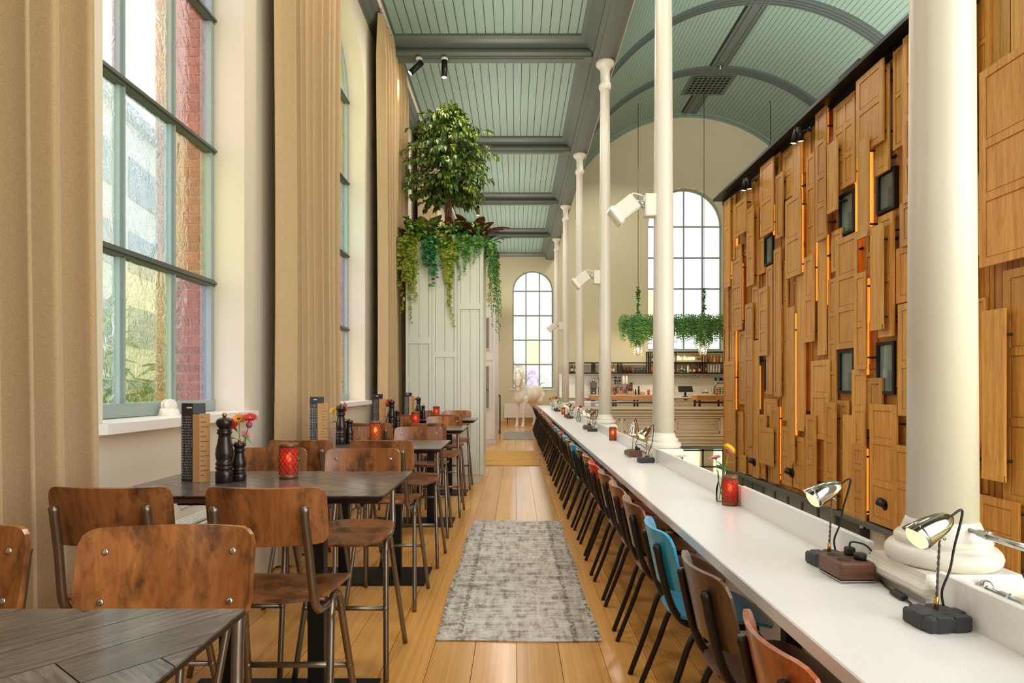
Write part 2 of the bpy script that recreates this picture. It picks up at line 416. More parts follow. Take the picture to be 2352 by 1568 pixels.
def window(idx, mp, uc, hw, zb, zs, d, cols, rows, tints, fw=.05, wave=1.0, rivets=False, dens=1.0):
    """arched steel window: frame mesh > glazing bars and panes. rows = heights of the horizontal bars, last one the spring line"""
    mb = MB()
    for a, b in ((uc-hw, uc-hw+fw), (uc+hw-fw, uc+hw)): slab(mb, [(a, zb), (b, zb), (b, zs), (a, zs)], d-.03, d+.04, mp)
    slab(mb, [(uc-hw, zb), (uc+hw, zb), (uc+hw, zb+fw*1.5), (uc-hw, zb+fw*1.5)], d-.04, d+.05, mp)
    N = 20
    for i in range(N):
        a0, a1 = PI*i/N, PI*(i+1)/N
        slab(mb, [(uc-(hw-q)*math.cos(t), zs+(hw-q)*math.sin(t)) for q, t in ((0, a0), (0, a1), (fw, a1), (fw, a0))], d-.03, d+.04, mp)
    root = struct(mb.build('window_%d' % idx, frame_paint))
    us = [uc-hw+2*hw*i/cols for i in range(cols+1)]
    for u in us[1:-1]:
        m = MB(); t = zs+math.sqrt(hw**2-(u-uc)**2); slab(m, [(u-.024, zb), (u+.024, zb), (u+.024, t), (u-.024, t)], d-.015, d+.03, mp)
        slab(m, [(u-.004, zb), (u+.004, zb), (u+.004, t), (u-.004, t)], d-.03, d-.015, mp)
        m.build('glazing_bar', frame_paint, root)
        if rivets:
            m = MB(); z = zb+.15
            while z < t:
                m.ball(mp(u+.011, z, d-.018), .007, 6, 4); z += .31
            tag(m.build('rivets', frame_paint, root), kind='stuff')
    for z in rows:
        m = MB(); slab(m, [(uc-hw, z-.024), (uc+hw, z-.024), (uc+hw, z+.024), (uc-hw, z+.024)], d-.035, d+.035, mp)
        slab(m, [(uc-hw, z-.008), (uc+hw, z-.008), (uc+hw, z+.008), (uc-hw, z+.008)], d-.05, d-.035, mp)
        m.build('glazing_bar', frame_paint if not rivets else beam_paint, root)
    zz = [zb]+list(rows)
    for r in range(len(zz)):
        for c in range(cols):
            t = tints[r][c]; key = ('tinted_glass_%s' if dens == 1 else 'obscured_glass_%s') % t
            if key not in MATS: glass_pane(key, tuple(q*dens for q in TINT[t][:3])+(1,))
            m = MB(); a, b = us[c]+.008, us[c+1]-.008
            poly = [(a, zz[r]), (b, zz[r]), (b, zz[r+1]), (a, zz[r+1])] if r < len(zz)-1 else arch_poly(uc, hw-.01, zs, max(a, uc-hw+.011), min(b, uc+hw-.011), zz[r])
            slab(m, poly, d+.004, d+.01, mp); m.build('pane', MATS[key], root)
    return root
TINT = {k: tuple((.55+.45*c)*.93 for c in srgb(*v)[:3])+(1,) for k, v in dict(clear=(232, 240, 238), blue=(222, 236, 246), yellow=(246, 240, 200), peach=(250, 226, 204), pink=(248, 220, 232), lilac=(226, 208, 244), green=(222, 244, 226), aqua=(212, 242, 240), gold=(252, 236, 150)).items()}
WH, WZB, WZS = .78, 1.2, 5.05
struct(MB().box(WX, 1.42, -1.9, -1.8, 0, 6.4).build('wall_back_shade', plaster))  # unseen wall added to block frontal light; nave side stays open
wall_left = holed_wall('wall_left', plaster, LW, -1.8, EY, 0, 6.32, [(y, WH, WZB-.035, WZS, True) for y in WINY], GD+.02)
rows_l = [2.11, 3.06, 4.0, WZS]
T1 = [('clear', 'yellow', 'lilac'), ('clear', 'blue', 'yellow'), ('pink', 'peach', 'pink'), ('blue', 'clear', 'lilac'), ('yellow', 'peach', 'green')]
T2 = [('yellow', 'clear', 'peach'), ('blue', 'pink', 'lilac'), ('clear', 'yellow', 'aqua'), ('peach', 'green', 'yellow'), ('lilac', 'yellow', 'yellow')]
for k, y in enumerate(WINY):
    window(k+1, LW, y, WH, WZB, WZS, GD-.05, 3, rows_l, T1 if k % 2 else T2, rivets=(k in (1, 2)))
# window boards
for k, y in enumerate(WINY[:6]):
    m = MB(); m.prism([(WX-GD+.03, y-WH), (WX+.03, y-WH), (WX+.03, y-WH-.12), (WX+.045, y-WH-.12), (WX+.08, y-WH-.085), (WX+.08, y+WH+.06), (WX+.055, y+WH+.085), (WX, y+WH+.085), (WX, y+WH), (WX-GD+.03, y+WH)][::-1], 1.145, 1.195)
    struct(m.build('windowsill_%d' % (k+1), sill_white))
# brick reveals outside the first two windows
bm_ = MB(); bm_.box(0, .212, 0, .1, 0, .057, c=.004); brick0 = None
for k in (1, 2):
    y = WINY[k]+WH+.03
    root = struct(MB().box(-2.62, -2.285, y+.012, y+.12, .9, 6.0).build('wall_brick_reveal', mortar))
    for r in range(62):
        z = 1.0+r*.0675
        for (xa, xb) in (((-2.60, -2.45), (-2.438, -2.30)) if r % 2 else ((-2.605, -2.525), (-2.513, -2.375), (-2.363, -2.30))):
            if brick0 is None: brick0 = MB().box(-.5, .5, -.5, .5, -.5, .5).build('brick', red_brick, root); b = brick0
            else: b = bpy.data.objects.new('brick', brick0.data); COL.objects.link(b); b.parent = root
            b.location = ((xa+xb)/2, y+.025+R.uniform(-.003, .003), z+.028); b.scale = (xb-xa, .05, .056)
# end wall and vault
VX, VZ, VR = 6.45, 6.6, 4.95
def vault_top(u):
    return VZ+math.sqrt(max(0.0, VR**2-(u-VX)**2)) if u > VX-VR else 6.4
NW = (6.35, 1.4, 2.73, 7.41, True); AW = (.65, .76, 1.31, 4.98, True)
end = holed_wall('wall_end', nave_plaster, EW, WX, VX+VR-.01, 0, vault_top, [AW, NW], .32)
window(9, EW, AW[0], AW[1], AW[2], AW[3], .24, 3, [2.22, 3.14, 4.06, AW[3]],
       [('peach', 'lilac', 'green'), ('blue', 'gold', 'peach'), ('clear', 'peach', 'green'), ('lilac', 'aqua', 'clear'), ('clear', 'pink', 'blue')], .045, dens=.68)
window(10, EW, NW[0], NW[1], NW[2], NW[3], .24, 4, [3.9, 5.07, 6.24, NW[3]],
       [('pink', 'clear', 'green', 'clear'), ('gold', 'aqua', 'clear', 'green'), ('pink', 'peach', 'blue', 'clear'), ('lilac', 'blue', 'peach', 'blue'), ('pink', 'peach', 'blue', 'yellow')], .05, dens=.68)
struct(MB().box(-.2, 1.5, EY-.03, EY+.25, AW[2]-.05, AW[2]-.005).build('windowsill_9', sill_white))
struct(MB().box(4.9, 7.8, EY-.03, EY+.25, NW[2]-.05, NW[2]-.005).build('windowsill_10', sill_white))
struct(MB().box(WX, CX-.2, EY-.02, EY, .0, .1).build('baseboard_end', oak_z))
struct(MB().box(WX, WX+.018, -1.8, EY-.02, .0, .1).build('baseboard_left', plaster))
# floor of the gallery: long oak boards
fl = struct(MB().box(WX-.1, 1.42, -1.8, EY+.05, -.3, -.021).build('floor', dark_line))
pw = .218; pb = MB().box(-.5, .5, -.5, .5, -.02, 0).build('plank', oak, fl); first = True
k = 0; x = WX
while x < 1.40:
    x1 = min(x+pw, 1.415); y = -1.8-R.uniform(0, 1.5)
    while y < EY:
        y1 = min(y+R.uniform(1.9, 2.9), EY+.04); ya = max(y, -1.8)
        o = pb if first else bpy.data.objects.new('plank', pb.data)
        if not first: COL.objects.link(o); o.parent = fl
        first = False
        o.location = ((x+x1)/2, (ya+y1)/2, R.uniform(-.0012, 0)); o.scale = (x1-x-.003, y1-ya-.003, 1); y = y1
    x = x1
# aisle ceiling: tongue-and-groove boards between the beams
ZC, ZB = 6.37, 6.15
ce = struct(MB().box(WX-.05, 1.2, -1.8, EY, ZC+.012, ZC+.08).build('ceiling', dark_line))
cb = MB().box(-.5, .5, -.5, .5, 0, .012).box(-.42, -.40, -.5, .5, -.003, 0).build('board', green_paint, ce); first = True
for i in range(len(COLY)):
    ya = COLY[i]+.30; yb = min((COLY[i+1] if i+1 < len(COLY) else EY+.2)-.30, EY-.05)
    if yb < 4: continue
    n = 21; x0, x1 = WX+.24, 1.0; st = (x1-x0)/n
    for j in range(n):
        o = cb if first else bpy.data.objects.new('board', cb.data)
        if not first: COL.objects.link(o); o.parent = ce
        first = False
        o.location = (x0+(j+.5)*st, (ya+yb)/2, ZC); o.scale = (st-.012, yb-ya, 1)
def bar_y(mb, prof, y0, y1):      # profile in (x,z) extruded along y
    n = len(prof); mb.add([(x, y0, z) for x, z in prof]+[(x, y1, z) for x, z in prof], [tuple(range(n))[::-1], tuple(range(n, 2*n))]+[(i, (i+1) % n, n+(i+1) % n, n+i) for i in range(n)])
def bar_x(mb, prof, x0, x1):      # profile in (y,z) extruded along x
    n = len(prof); mb.add([(x0, y, z) for y, z in prof]+[(x1, y, z) for y, z in prof], [tuple(range(n))[::-1], tuple(range(n, 2*n))]+[(i, (i+1) % n, n+(i+1) % n, n+i) for i in range(n)])
for y in COLY[1:]:
    m = MB(); m.box(WX, 1.12, y-.085, y+.085, ZB, ZC+.01)
    for s in (-1, 1):
        bar_x(m, [(y+s*.085, ZB+.02), (y+s*.12, ZB+.05), (y+s*.12, ZB+.085), (y+s*.085, ZB+.1)], WX, 1.1)
        bar_x(m, [(y+s*.085, ZB+.13), (y+s*.26, ZC-.055), (y+s*.30, ZC-.03), (y+s*.30, ZC+.01), (y+s*.085, ZC+.01)], WX, 1.08)
    m.box(WX+.1, 1.0, y-.05, y+.05, ZB-.012, ZB)
    struct(m.build('ceiling_beam', beam_paint))
m = MB()                           # longitudinal beam over the columns
m.box(1.12, 1.46, -1.8, EY, 6.13, 6.62)
m.box(1.19, 1.39, -1.8, EY, 6.115, 6.13)
bar_y(m, [(1.12, 6.2), (.98, ZC-.05), (.93, ZC-.02), (.93, ZC+.01), (1.12, ZC+.01)], -1.8, EY)
struct(m.build('ceiling_beam', beam_paint))
m = MB(); bar_y(m, [(WX, 6.16), (WX+.03, 6.16), (WX+.05, 6.2), (WX+.1, 6.23), (WX+.12, 6.28), (WX+.2, 6.31), (WX+.24, 6.345), (WX+.24, ZC+.01), (WX, ZC+.01)], -1.8, EY)
struct(m.build('cornice_left', beam_paint))
m = MB(); bar_x(m, [(EY, 6.24), (EY-.05, 6.26), (EY-.12, 6.34), (EY-.12, 6.38), (EY, 6.38)], WX, 1.1); struct(m.build('cornice_end', beam_paint))
# barrel vault over the nave
def arc(mb, r0, r1, y0, y1, a0, a1, n):
    for i in range(n):
        t0, t1 = a0+(a1-a0)*i/n, a0+(a1-a0)*(i+1)/n
        q = lambda r, t, y: (VX+r*math.cos(t), y, VZ+r*math.sin(t))
        P = [q(r0, t0, y0), q(r0, t1, y0), q(r1, t1, y0), q(r1, t0, y0), q(r0, t0, y1), q(r0, t1, y1), q(r1, t1, y1), q(r1, t0, y1)]
        mb.add(P, [(0, 1, 2, 3), (7, 6, 5, 4), (0, 4, 5, 1), (1, 5, 6, 2), (2, 6, 7, 3), (3, 7, 4, 0)])
A0, A1 = math.radians(14), math.radians(180)
RIBY = [COLY[i] for i in range(1, 7)]
m = MB(); arc(m, VR+.015, VR+.1, -1.8, EY, math.radians(0), A1, 60); vroot = struct(m.build('ceiling_vault', dark_line))
bays = [(RIBY[i]+.2, (RIBY[i+1] if i+1 < len(RIBY) else EY)-.2+(.18 if i+1 == len(RIBY) else 0)) for i in range(0, 6)]
da = .135/VR
for bi, (ya, yb) in enumerate(bays):
    if bi in (0, 1):       # the two bays mostly out of frame: one mass of boards each
        m = MB()
        a = A0
        while a < A1:
            if abs(a+da/2-PI/2) > .055: arc(m, VR, VR+.014, ya, yb, a+.0012, a+da-.0012, 1)
            a += da
        tag(m.build('vault_boards', green_paint, vroot), kind='stuff'); continue
    bay = struct(MB().box(VX-.2, VX+.2, ya, yb, VZ+VR+.02, VZ+VR+.06).build('ceiling_vault', dark_line))
    q = VR; bm2 = MB(); hw = .135/2-.0055
    bm2.add([(-hw, ya, 0), (hw, ya, 0), (hw, yb, 0), (-hw, yb, 0), (-hw, ya, .014), (hw, ya, .014), (hw, yb, .014), (-hw, yb, .014)], [(3, 2, 1, 0), (4, 5, 6, 7), (0, 1, 5, 4), (1, 2, 6, 5), (2, 3, 7, 6), (3, 0, 4, 7)])
    src = None; a = A0
    while a < A1:
        c = a+da/2
        if abs(c-PI/2) > .055:
            M = Matrix.Translation((VX+VR*math.cos(c), 0, VZ+VR*math.sin(c))) @ Matrix.Rotation(PI/2-c, 4, 'Y')
            if src is None: src = bm2.build('board', green_paint, bay); src.matrix_local = M
            else: inst(src, bay, M)
        a += da
for y in RIBY+[EY]:
    m = MB(); e = (y == EY)
    ya, yb = (y-.2, y-.005) if e else (y-.2, y+.2)
    arc(m, VR-.03, VR+.02, ya, yb, A0, A1, 72)
    for dy in ((-.16, -.06) if e else (-.17, -.055, .055, .17)): arc(m, VR-.065, VR-.03, y+dy-.018, y+dy+.018, A0, A1, 72)
    if e: arc(m, VR-.11, VR-.03, y-.05, y-.005, A0, A1, 72)
    struct(m.build('vault_rib', beam_paint if not e else green_paint))
m = MB()
for x, wd, h in ((0, .26, .03), (-.13, .02, .055), (.13, .02, .055), (-.24, .025, .05), (.24, .025, .05)):
    m.box(VX+x-wd, VX+x+wd, -1.8, EY, VZ+VR-h-.008, VZ+VR+.01)
struct(m.build('vault_ridge', beam_paint))
m = MB(); m.box(1.40, 1.56, -1.8, EY, 6.42, 6.66); bar_y(m, [(1.46, 6.3), (1.53, 6.34), (1.56, 6.42), (1.46, 6.42)], -1.8, EY); struct(m.build('cornice_nave', beam_paint))
m = MB()                           # ventilation grille in the vault
gy0, gy1 = 20.55, 21.75
m.box(VX-.75, VX+.75, gy0-.12, gy1+.12, VZ+VR-.075, VZ+VR-.05); gr = m.build('ceiling_vent', beam_paint); tag(gr, 'dark square ventilation grille set in the green vault ridge', 'vent')
MB().box(VX-.62, VX+.62, gy0, gy1, VZ+VR-.082, VZ+VR-.0755).build('backing', black, gr)
for i in range(9):
    x = VX-.62+1.24*i/8; MB().box(x-.022, x+.022, gy0, gy1, VZ+VR-.1, VZ+VR-.082).build('slat', beam_paint, gr)
for i in range(8):
    y = gy0+(gy1-gy0)*i/7; MB().box(VX-.62, VX+.62, y-.022, y+.022, VZ+VR-.104, VZ+VR-.1).build('slat', beam_paint, gr)
sd = tag(MB().ball((VX, 19.9, VZ+VR-.13), .055, 10, 8).cyl((VX, 19.9, VZ+VR-.1), (VX, 19.9, VZ+VR-.06), .05).build('smoke_detector', steel), 'small round metal detector where the vault ribs cross the ridge', 'detector')
# right-hand side of the nave, beyond the timber box
struct(MB().box(VX+VR-.02, VX+VR+.2, -1.8, EY, 0, 6.7).build('wall_right_outer', nave_plaster))
struct(MB().cyl((1.50, -1.8, 6.27), (1.50, EY, 6.27), .018, 8).build('trim_3', white_paint))
# ------------------------------------------------------------------ columns
def column(y, i):
    base = MB()
    def sq(h0, h1, z0, z1): # square mould: frustum
        base.add([(-h0, -h0, z0), (h0, -h0, z0), (h0, h0, z0), (-h0, h0, z0), (-h1, -h1, z1), (h1, -h1, z1), (h1, h1, z1), (-h1, h1, z1)], [(3, 2, 1, 0), (4, 5, 6, 7), (0, 1, 5, 4), (1, 2, 6, 5), (2, 3, 7, 6), (3, 0, 4, 7)])
    ped = MB(); ped.box(-.125, .125, -.125, .125, 0, .752); sq(.125, .132, .752, .758); sq(.137, .152, .758, .768)
    for z0, h0, z1, h1 in ((.768, .152, .780, .163), (.780, .163, .795, .163), (.795, .163, .806, .152), (.806, .150, .812, .147), (.812, .142, .830, .136)): sq(h0, h1, z0, z1)
    cut = MB(); prof = [(.118, .828), (.142, .832), (.152, .845), (.155, .858), (.151, .872), (.141, .884), (.127, .887), (.124, .892), (.129, .90), (.128, .908), (.121, .916), (.109, .925), (.103, .945), (.0945, .965)]
    cut.lathe(prof, 40)
    sh = MB(); sh.lathe([(.0945-.0055*(z-.96), z) for z in (.96, 2, 3, 4, 5, 5.7)]+[(.0685, 5.70), (.083, 5.72), (.09, 5.745), (.09, 5.77), (.083, 5.795), (.0685, 5.81), (.0685, 5.98), (.078, 6.0), (.078, 6.012), (.092, 6.03), (.118, 6.055), (.132, 6.075), (.134, 6.10), (.134, 6.115)], 32)
    names = ['nearest', 'second', 'third', 'fourth', 'fifth', 'sixth']
    t = thing('iron_column', '%s cream cast iron column from the camera, standing at the back of the white counter' % names[i], 'column', (CX, y, 0), 0, 'cast iron columns behind the counter')
    ped.build('pedestal', white_paint, t); base.build('plinth', white_paint, t); cut.build('column_base', white_paint, t); sh.build('shaft', white_paint, t); return t
for i, y in enumerate(COLY[1:]):
    if i == 0: col0 = column(y, 0)
    else: dup(col0, (CX, y, 0), label=col0['label'].replace('nearest', ['second', 'third', 'fourth', 'fifth', 'sixth'][i-1]))
# ------------------------------------------------------------------ timber wall of the room block
XR = 5.3
PANELS=[(15.266,15.681,3.809,5.95,0.12,3),(14.088,14.759,4.846,5.62,0.17,1),(13.702,14.074,3.597,5.315,0.15,3),(12.635,13.294,4.501,5.986,0.15,2),(12.253,12.581,4.3,5.559,0.12,1),(11.365,12.007,3.41,4.893,0.17,2),(14.416,15.054,2.684,4.36,0.14,3),(14.612,14.929,4.341,4.701,0.08,1),(12.804,13.127,1.22,3.855,0.09,1),(12.333,12.666,1.182,4.108,0.12,1),(12.176,12.395,0.715,3.835,0.06,4),(11.705,11.967,-0.063,2.867,0.15,'p'),(10.917,11.28,2.159,3.668,0.15,2),(11.364,11.672,0.568,3.45,0.1,'p'),(10.473,10.846,3.848,6.04,0.15,4),(10.61,10.885,1.913,3.872,0.09,'p'),(10.106,10.416,4.21,5.352,0.16,'p'),(9.698,10.349,4.52,5.926,0.09,(3, 2)),(8.824,9.512,4.816,5.97,0.17,2),(9.105,9.383,3.552,5.002,0.22,'p'),(8.808,9.173,4.401,5.882,0.1,2),(8.462,8.702,4.618,5.974,0.1,2),(7.943,8.416,3.803,6.003,0.14,4),(8.007,8.516,3.244,3.832,0.12,1),(8.146,8.677,2.508,3.262,0.07,1),(8.023,8.571,0.981,2.482,0.11,2),(8.783,9.074,2.172,3.655,0.2,'p'),(8.68,9.045,2.07,3.792,0.11,2),(9.654,10.29,1.975,3.749,0.08,3),(9.288,9.611,1.63,3.075,0.15,2),(9.42,9.786,0.467,1.635,0.09,2),(9.329,9.692,-0.62,0.503,0.14,3),(9.667,9.993,-0.62,0.931,0.12,'p'),(9.919,10.281,-0.599,1.152,0.06,2),(10.174,10.532,-0.603,1.118,0.15,3),(10.487,11.121,0.475,1.825,0.1,2),(10.773,11.07,-0.612,0.464,0.04,2),(10.875,11.234,-0.432,0.877,0.14,3),(11.382,11.864,-0.509,0.449,0.08,2),(11.947,12.456,-0.533,0.6,0.06,2),(12.608,13.307,-0.223,0.539,0.17,1),(13.063,13.436,0.531,0.79,0.12,1),(12.663,13.316,0.483,1.126,0.06,1),(12.459,12.864,-0.551,0.975,0.11,3),(13.26,13.592,-0.575,-0.257,0.06,1),(13.513,13.835,-0.591,2.381,0.1,'p'),(13.807,14.252,0.068,3.223,0.12,5),(14.39,14.811,0.967,2.662,0.06,2),(14.932,15.648,-0.62,1.991,0.12,3),(14.555,15.104,-0.62,0.792,0.05,2),(14.252,14.613,-0.6,-0.177,0.12,1),(12.995,13.461,2.024,3.454,0.12,3),(13.641,13.967,2.415,3.571,0.06,1),(13.641,13.916,3.563,5.29,0.06,'p'),(13.309,13.642,3.783,4.536,0.05,1),(11.969,12.398,5.008,5.922,0.05,2),(11.529,11.855,4.913,6.034,0.1,'p'),(11.06,11.383,3.689,5.502,0.06,3),(11.271,11.596,5.276,5.955,0.03,1),(12.544,12.862,5.082,6.048,0.04,1),(15.075,15.381,4.431,5.979,0.06,1),(14.336,14.696,5.531,5.956,0.06,1),(14.02,14.363,5.377,5.852,0.04,1),(15.597,15.857,1.999,3.836,0.04,2),(15.105,15.412,1.981,2.715,0.06,1),(10.144,10.48,3.266,3.931,0.06,1),(10.323,10.582,1.102,3.16,0.06,4),(8.594,9.239,-0.591,1.123,0.12,3),(8.201,8.58,-0.576,0.59,0.17,2),(9.034,9.403,0.742,1.501,0.06,1),(8.069,8.336,-0.567,0.986,0.08,2),(13.994,14.445,-0.598,0.05,0.05,1),(6.209,6.944,2.672,4.813,0.2,3),(6.963,7.209,2.851,5.884,0.08,5),(6.701,6.99,4.855,5.844,0.05,'p'),(6.3,6.677,4.814,5.781,0.06,'p'),(6.252,6.732,-0.62,2.6,0.1,4),(6.591,6.908,0.369,2.194,0.2,'p'),(6.446,7.024,-0.62,0.183,0.17,2),(7.049,7.222,0.175,2.371,0.05,2),(7.57,8.004,3.402,6.05,0.1,3),(7.085,7.468,3.78,6.05,0.16,2),(7.573,7.926,1.305,3.327,0.14,3),(7.195,7.63,0.781,3.728,0.08,3),(7.541,7.973,-0.565,1.277,0.12,2),(7.071,7.482,-0.62,0.766,0.15,3),]
WALLWIN=[(12.908,13.336,3.913,4.529),(12.908,13.336,1.273,2.0),(9.809,10.271,3.802,4.467),(9.809,10.271,1.266,1.96),(8.753,9.184,3.861,4.437),(8.763,9.196,1.264,2.012),]
LEDS=[(11.649,4.73,5.94),(9.791,4.53,5.88),(10.695,5.49,6.08),(9.353,3.75,4.87),(10.482,4.32,4.56),(14.681,2.87,4.24),(15.042,4.73,4.91),(11.613,3.36,4.72),(11.043,2.88,3.91),(10.687,2.76,3.94),(9.451,2.34,2.99),(12.537,2.05,3.00),(11.866,0.46,2.75),(15.102,0.83,2.71),(12.589,-0.47,0.97),(10.732,-0.57,1.06),(9.469,1.55,2.40),(9.481,-0.54,0.44),(11.107,-0.48,0.44),(12.897,4.47,5.54),(13.995,3.67,5.31),(7.202,0.22,2.30),(9.759,3.04,4.52),(11.561,0.96,2.15),(13.646,0.89,1.83),(15.469,4.02,5.83),]

BZ0, BZ1 = -.62, 6.06
wr = struct(MB().box(XR+.02, XR+.12, 2.5, 16.1, -.635, 6.12).build('wall_right', back_wood))
struct(MB().box(XR+.1, 11.2, 2.5, 16.1, 6.06, 6.14).build('roof_of_room_block', black))
struct(MB().box(XR+.02, 11.2, 16.06, 16.12, -.635, 6.1).build('wall_right_end', back_wood))
m = MB(); m.box(XR-.26, XR+.12, 2.5, 16.12, 6.10, 6.16); m.box(XR-.02, XR+.08, 2.5, 16.12, 6.0, 6.10); struct(m.build('trim_1', black))
struct(MB().box(XR-.19, XR+.1, 2.5, 16.12, -.68, -.62).build('trim_2', beam_paint))
def door_panel(name, ya, yb, za, zb, dep, style, mat):
    """an old door leaf hung on the wall: stiles, rails, sunk fields with a dark groove round them"""
    m = MB(); W_, H_ = yb-ya, zb-za; t = .03
    x1 = XR-dep; s = min(.09, W_*.24)
    if style == 'p':
        k = max(2, round(W_/.16)); st = W_/k
        for i in range(k): m.box(x1+.006, x1+t, ya+st*i+.002, ya+st*(i+1)-.002, za, zb)
        m.box(x1, x1+.008, ya, ya+.03, za, zb); m.box(x1, x1+.008, yb-.03, yb, za, zb)
        m.box(x1-.004, x1+.008, ya, yb, za, za+.07)
    else:
        n, c = style if isinstance(style, tuple) else (style, 1)
        m.box(x1+.016, x1+t, ya, yb, za, zb)
        st = [ya]+[ya+(W_-s)*(i+1)/c for i in range(c)]
        for q in st: m.box(x1, x1+.018, q, q+s, za, zb)
        rr = random.Random(int(ya*1000)); rs = []
        for i in range(n+1): rs.append(za+(H_-s)*i/n+(rr.uniform(-.12, .12)*H_/n if 0 < i < n else 0))
        for i in range(c):
            a, b = st[i]+s, st[i+1]
            for q in rs: m.box(x1, x1+.018, a, b, q, q+s)
            for z0, z1 in zip(rs, rs[1:]): m.box(x1+.007, x1+.018, a+.013, b-.013, z0+s+.013, z1-.013)
    return m.build(name, mat, wr)
def win_hit(ya, yb, za, zb): return any(a < yb and b > ya and c < zb and d > za for a, b, c, d in WALLWIN)
y = 2.6; rr = random.Random(3)
while y < 16.0:                    # base layer of boards and leaves
    y1 = min(y+rr.uniform(.22, .5), 16.08); z = BZ0
    while z < BZ1-.1:
        z1 = min(z+rr.uniform(.8, 2.4), BZ1)
        if BZ1-z1 < .5: z1 = BZ1
        if not win_hit(y, y1, z, z1): door_panel('door_panel' if rr.random() < .6 else 'board', y+.006, y1-.006, z+.004, z1-.004, .015, 'p' if rr.random() < .35 else rr.choice((1, 2)), back_wood)
        z = z1
    y = y1
for i, (ya, yb, za, zb, dep, st) in enumerate(PANELS):
    door_panel('door_panel', ya, yb, za, zb, dep, st, panel_wood2 if st == 'p' or i % 5 == 0 else panel_wood)
pg = None
for i, (ya, yb, za, zb, dep, st) in enumerate(PANELS):
    if dep < .08: continue
    m = MB()
    for f in (.12, .85):
        m.cyl((XR+.02, ya+.03, za+(zb-za)*f), (XR-dep+.03, ya+.03, za+(zb-za)*f), .016, 6)
        m.cyl((XR-.02, ya+.03, za+(zb-za)*f), (XR-.02, ya-.05, za+(zb-za)*f), .018, 6)
    m.build('standoff_peg', black, wr)
for (y, z0, z1) in LEDS:
    MB().box(XR-.03, XR-.015, y-.035, y+.035, z0, z1).build('led_strip', led_warm, wr)
for i, (ya, yb, za, zb) in enumerate(WALLWIN):
    m = MB(); f = .045
    m.box(XR-.05, XR+.02, ya, ya+f, za, zb); m.box(XR-.05, XR+.02, yb-f, yb, za, zb); m.box(XR-.05, XR+.02, ya+f, yb-f, za, za+f); m.box(XR-.05, XR+.02, ya+f, yb-f, zb-f, zb)
    o = struct(m.build('window_%d' % (11+i), black))
    MB().box(XR-.012, XR+.0, ya+f, yb-f, za+f, zb-f).build('pane', screen_dark, o)
    m = MB()
    for k in range(9): m.box(XR-.02, XR-.012, ya+f+.02, ya+(yb-ya)*.45, za+f+.03+k*.03, za+f+.048+k*.03)
    tag(m.build('blind_slats', beam_paint, o), kind='stuff')
# lower hall seen past the counter
lf = struct(MB().box(1.2, 11.4, -1.8, EY+.1, -3.6, -3.4).build('floor_lower_hall', back_wood))
struct(MB().box(1.30, 1.42, -1.8, EY, -3.4, -.3).build('wall_lower_left', white_paint))
LWN = (6.9, 1.5, -3.3, -.95, False)
holed_wall('wall_lower_end', beam_paint, EW, 1.4, 11.4, -3.4, -.0, [LWN], .2)
m = MB()
for u in (5.45, 6.25, 7.02, 7.8, 8.35): m.box(u-.035, u+.035, EY+.05, EY+.12, -3.3, -.95)
for z in (-1.0, -1.62, -2.4): m.box(5.4, 8.4, EY+.05, EY+.12, z-.03, z+.03)
o = struct(m.build('window_18', black)); MB().box(5.4, 8.4, EY+.08, EY+.09, -3.3, -.95).build('pane', glass_pane('plain_glass', (.95, .97, .95, 1), .1), o)
m = MB(); m.box(7.06, 7.5, EY+.3, EY+.7, -3.4, -.9)
struct(m.build('brick_pier', red_brick))
ll = struct(MB().box(XR+.1, XR+.2, 2.5, 16.1, -3.4, -.68).build('wall_lower_right', beam_paint))
for k in range(9):
    y = 10.55+k*.62
    m = MB(); m.box(XR+.05, XR+.1, y, y+.05, -2.2, -.68); m.box(XR+.05, XR+.1, y, y+.62, -1.25, -1.2); m.build('steel_frame', beam_paint, ll)
    MB().box(XR+.07, XR+.09, y+.05, y+.62, -1.2, -.68).build('wire_glass_panel', screen_dark, ll)
struct(MB().box(XR+.04, XR+.1, 7.9, 9.8, -3.4, -.68).build('wall_lower_plaster', plaster))
struct(MB().box(XR-.0, XR+.1, 6.0, 9.05, -.98, -.68).build('wall_lower_copper', copper))
sh_ = struct(MB().box(XR-.5, XR+.04, 6.0, 10.2, -1.32, -1.28).build('shelf_lower_hall', lilac_white))
# ------------------------------------------------------------------ counter
CT = .742
ct = thing('counter', 'long white quartz bar counter running down the hall along the columns', 'counter', (0, 0, 0))
m = MB(); m.box(.735, 1.178, -.6, 21.6, CT-.045, CT, c=.004); m.build('countertop', stone_top, ct)
for i, y in enumerate(COLY[1:]):
    for q in (-1, 1): MB().box(1.178, 1.2, min(y+q*.127, y+q*.172), max(y+q*.127, y+q*.172), CT-.045, CT+.012).build('upstand_joint', stone_top, ct)
    a = y+.17; b = (COLY[i+2]-.17) if i+2 < len(COLY) else 21.5
    mid = 3.42 if i == 0 else None
    segs = [(a, mid-.12), (mid-.02, b)] if mid else [(a, b)]
    if i == 0:
        MB().box(1.178, 1.2, -.6, y-.17, CT-.045, CT+.108, c=.002).build('upstand', stone_top, ct)
        MB().box(1.186, 1.2, mid-.12, mid-.02, CT-.045, CT+.10).build('upstand_joint', lilac_white, ct)
    for p, q in segs: MB().box(1.178, 1.2, p, q, CT-.045, CT+.108, c=.002).build('upstand', stone_top, ct)
for a, b in zip([-.6]+[q+.127 for q in COLY[1:]], [q-.127 for q in COLY[1:]]+[21.6]): MB().box(1.2, 1.235, a, b, .0, CT-.05).build('back_panel', lilac_white, ct)
y = .35
while y < 21.4:
    MB().box(1.17, 1.198, y, y+.05, 0, CT-.05).build('batten', lilac_white, ct)
    if int(y*10) % 2 == 0:
        pass
    y += .55
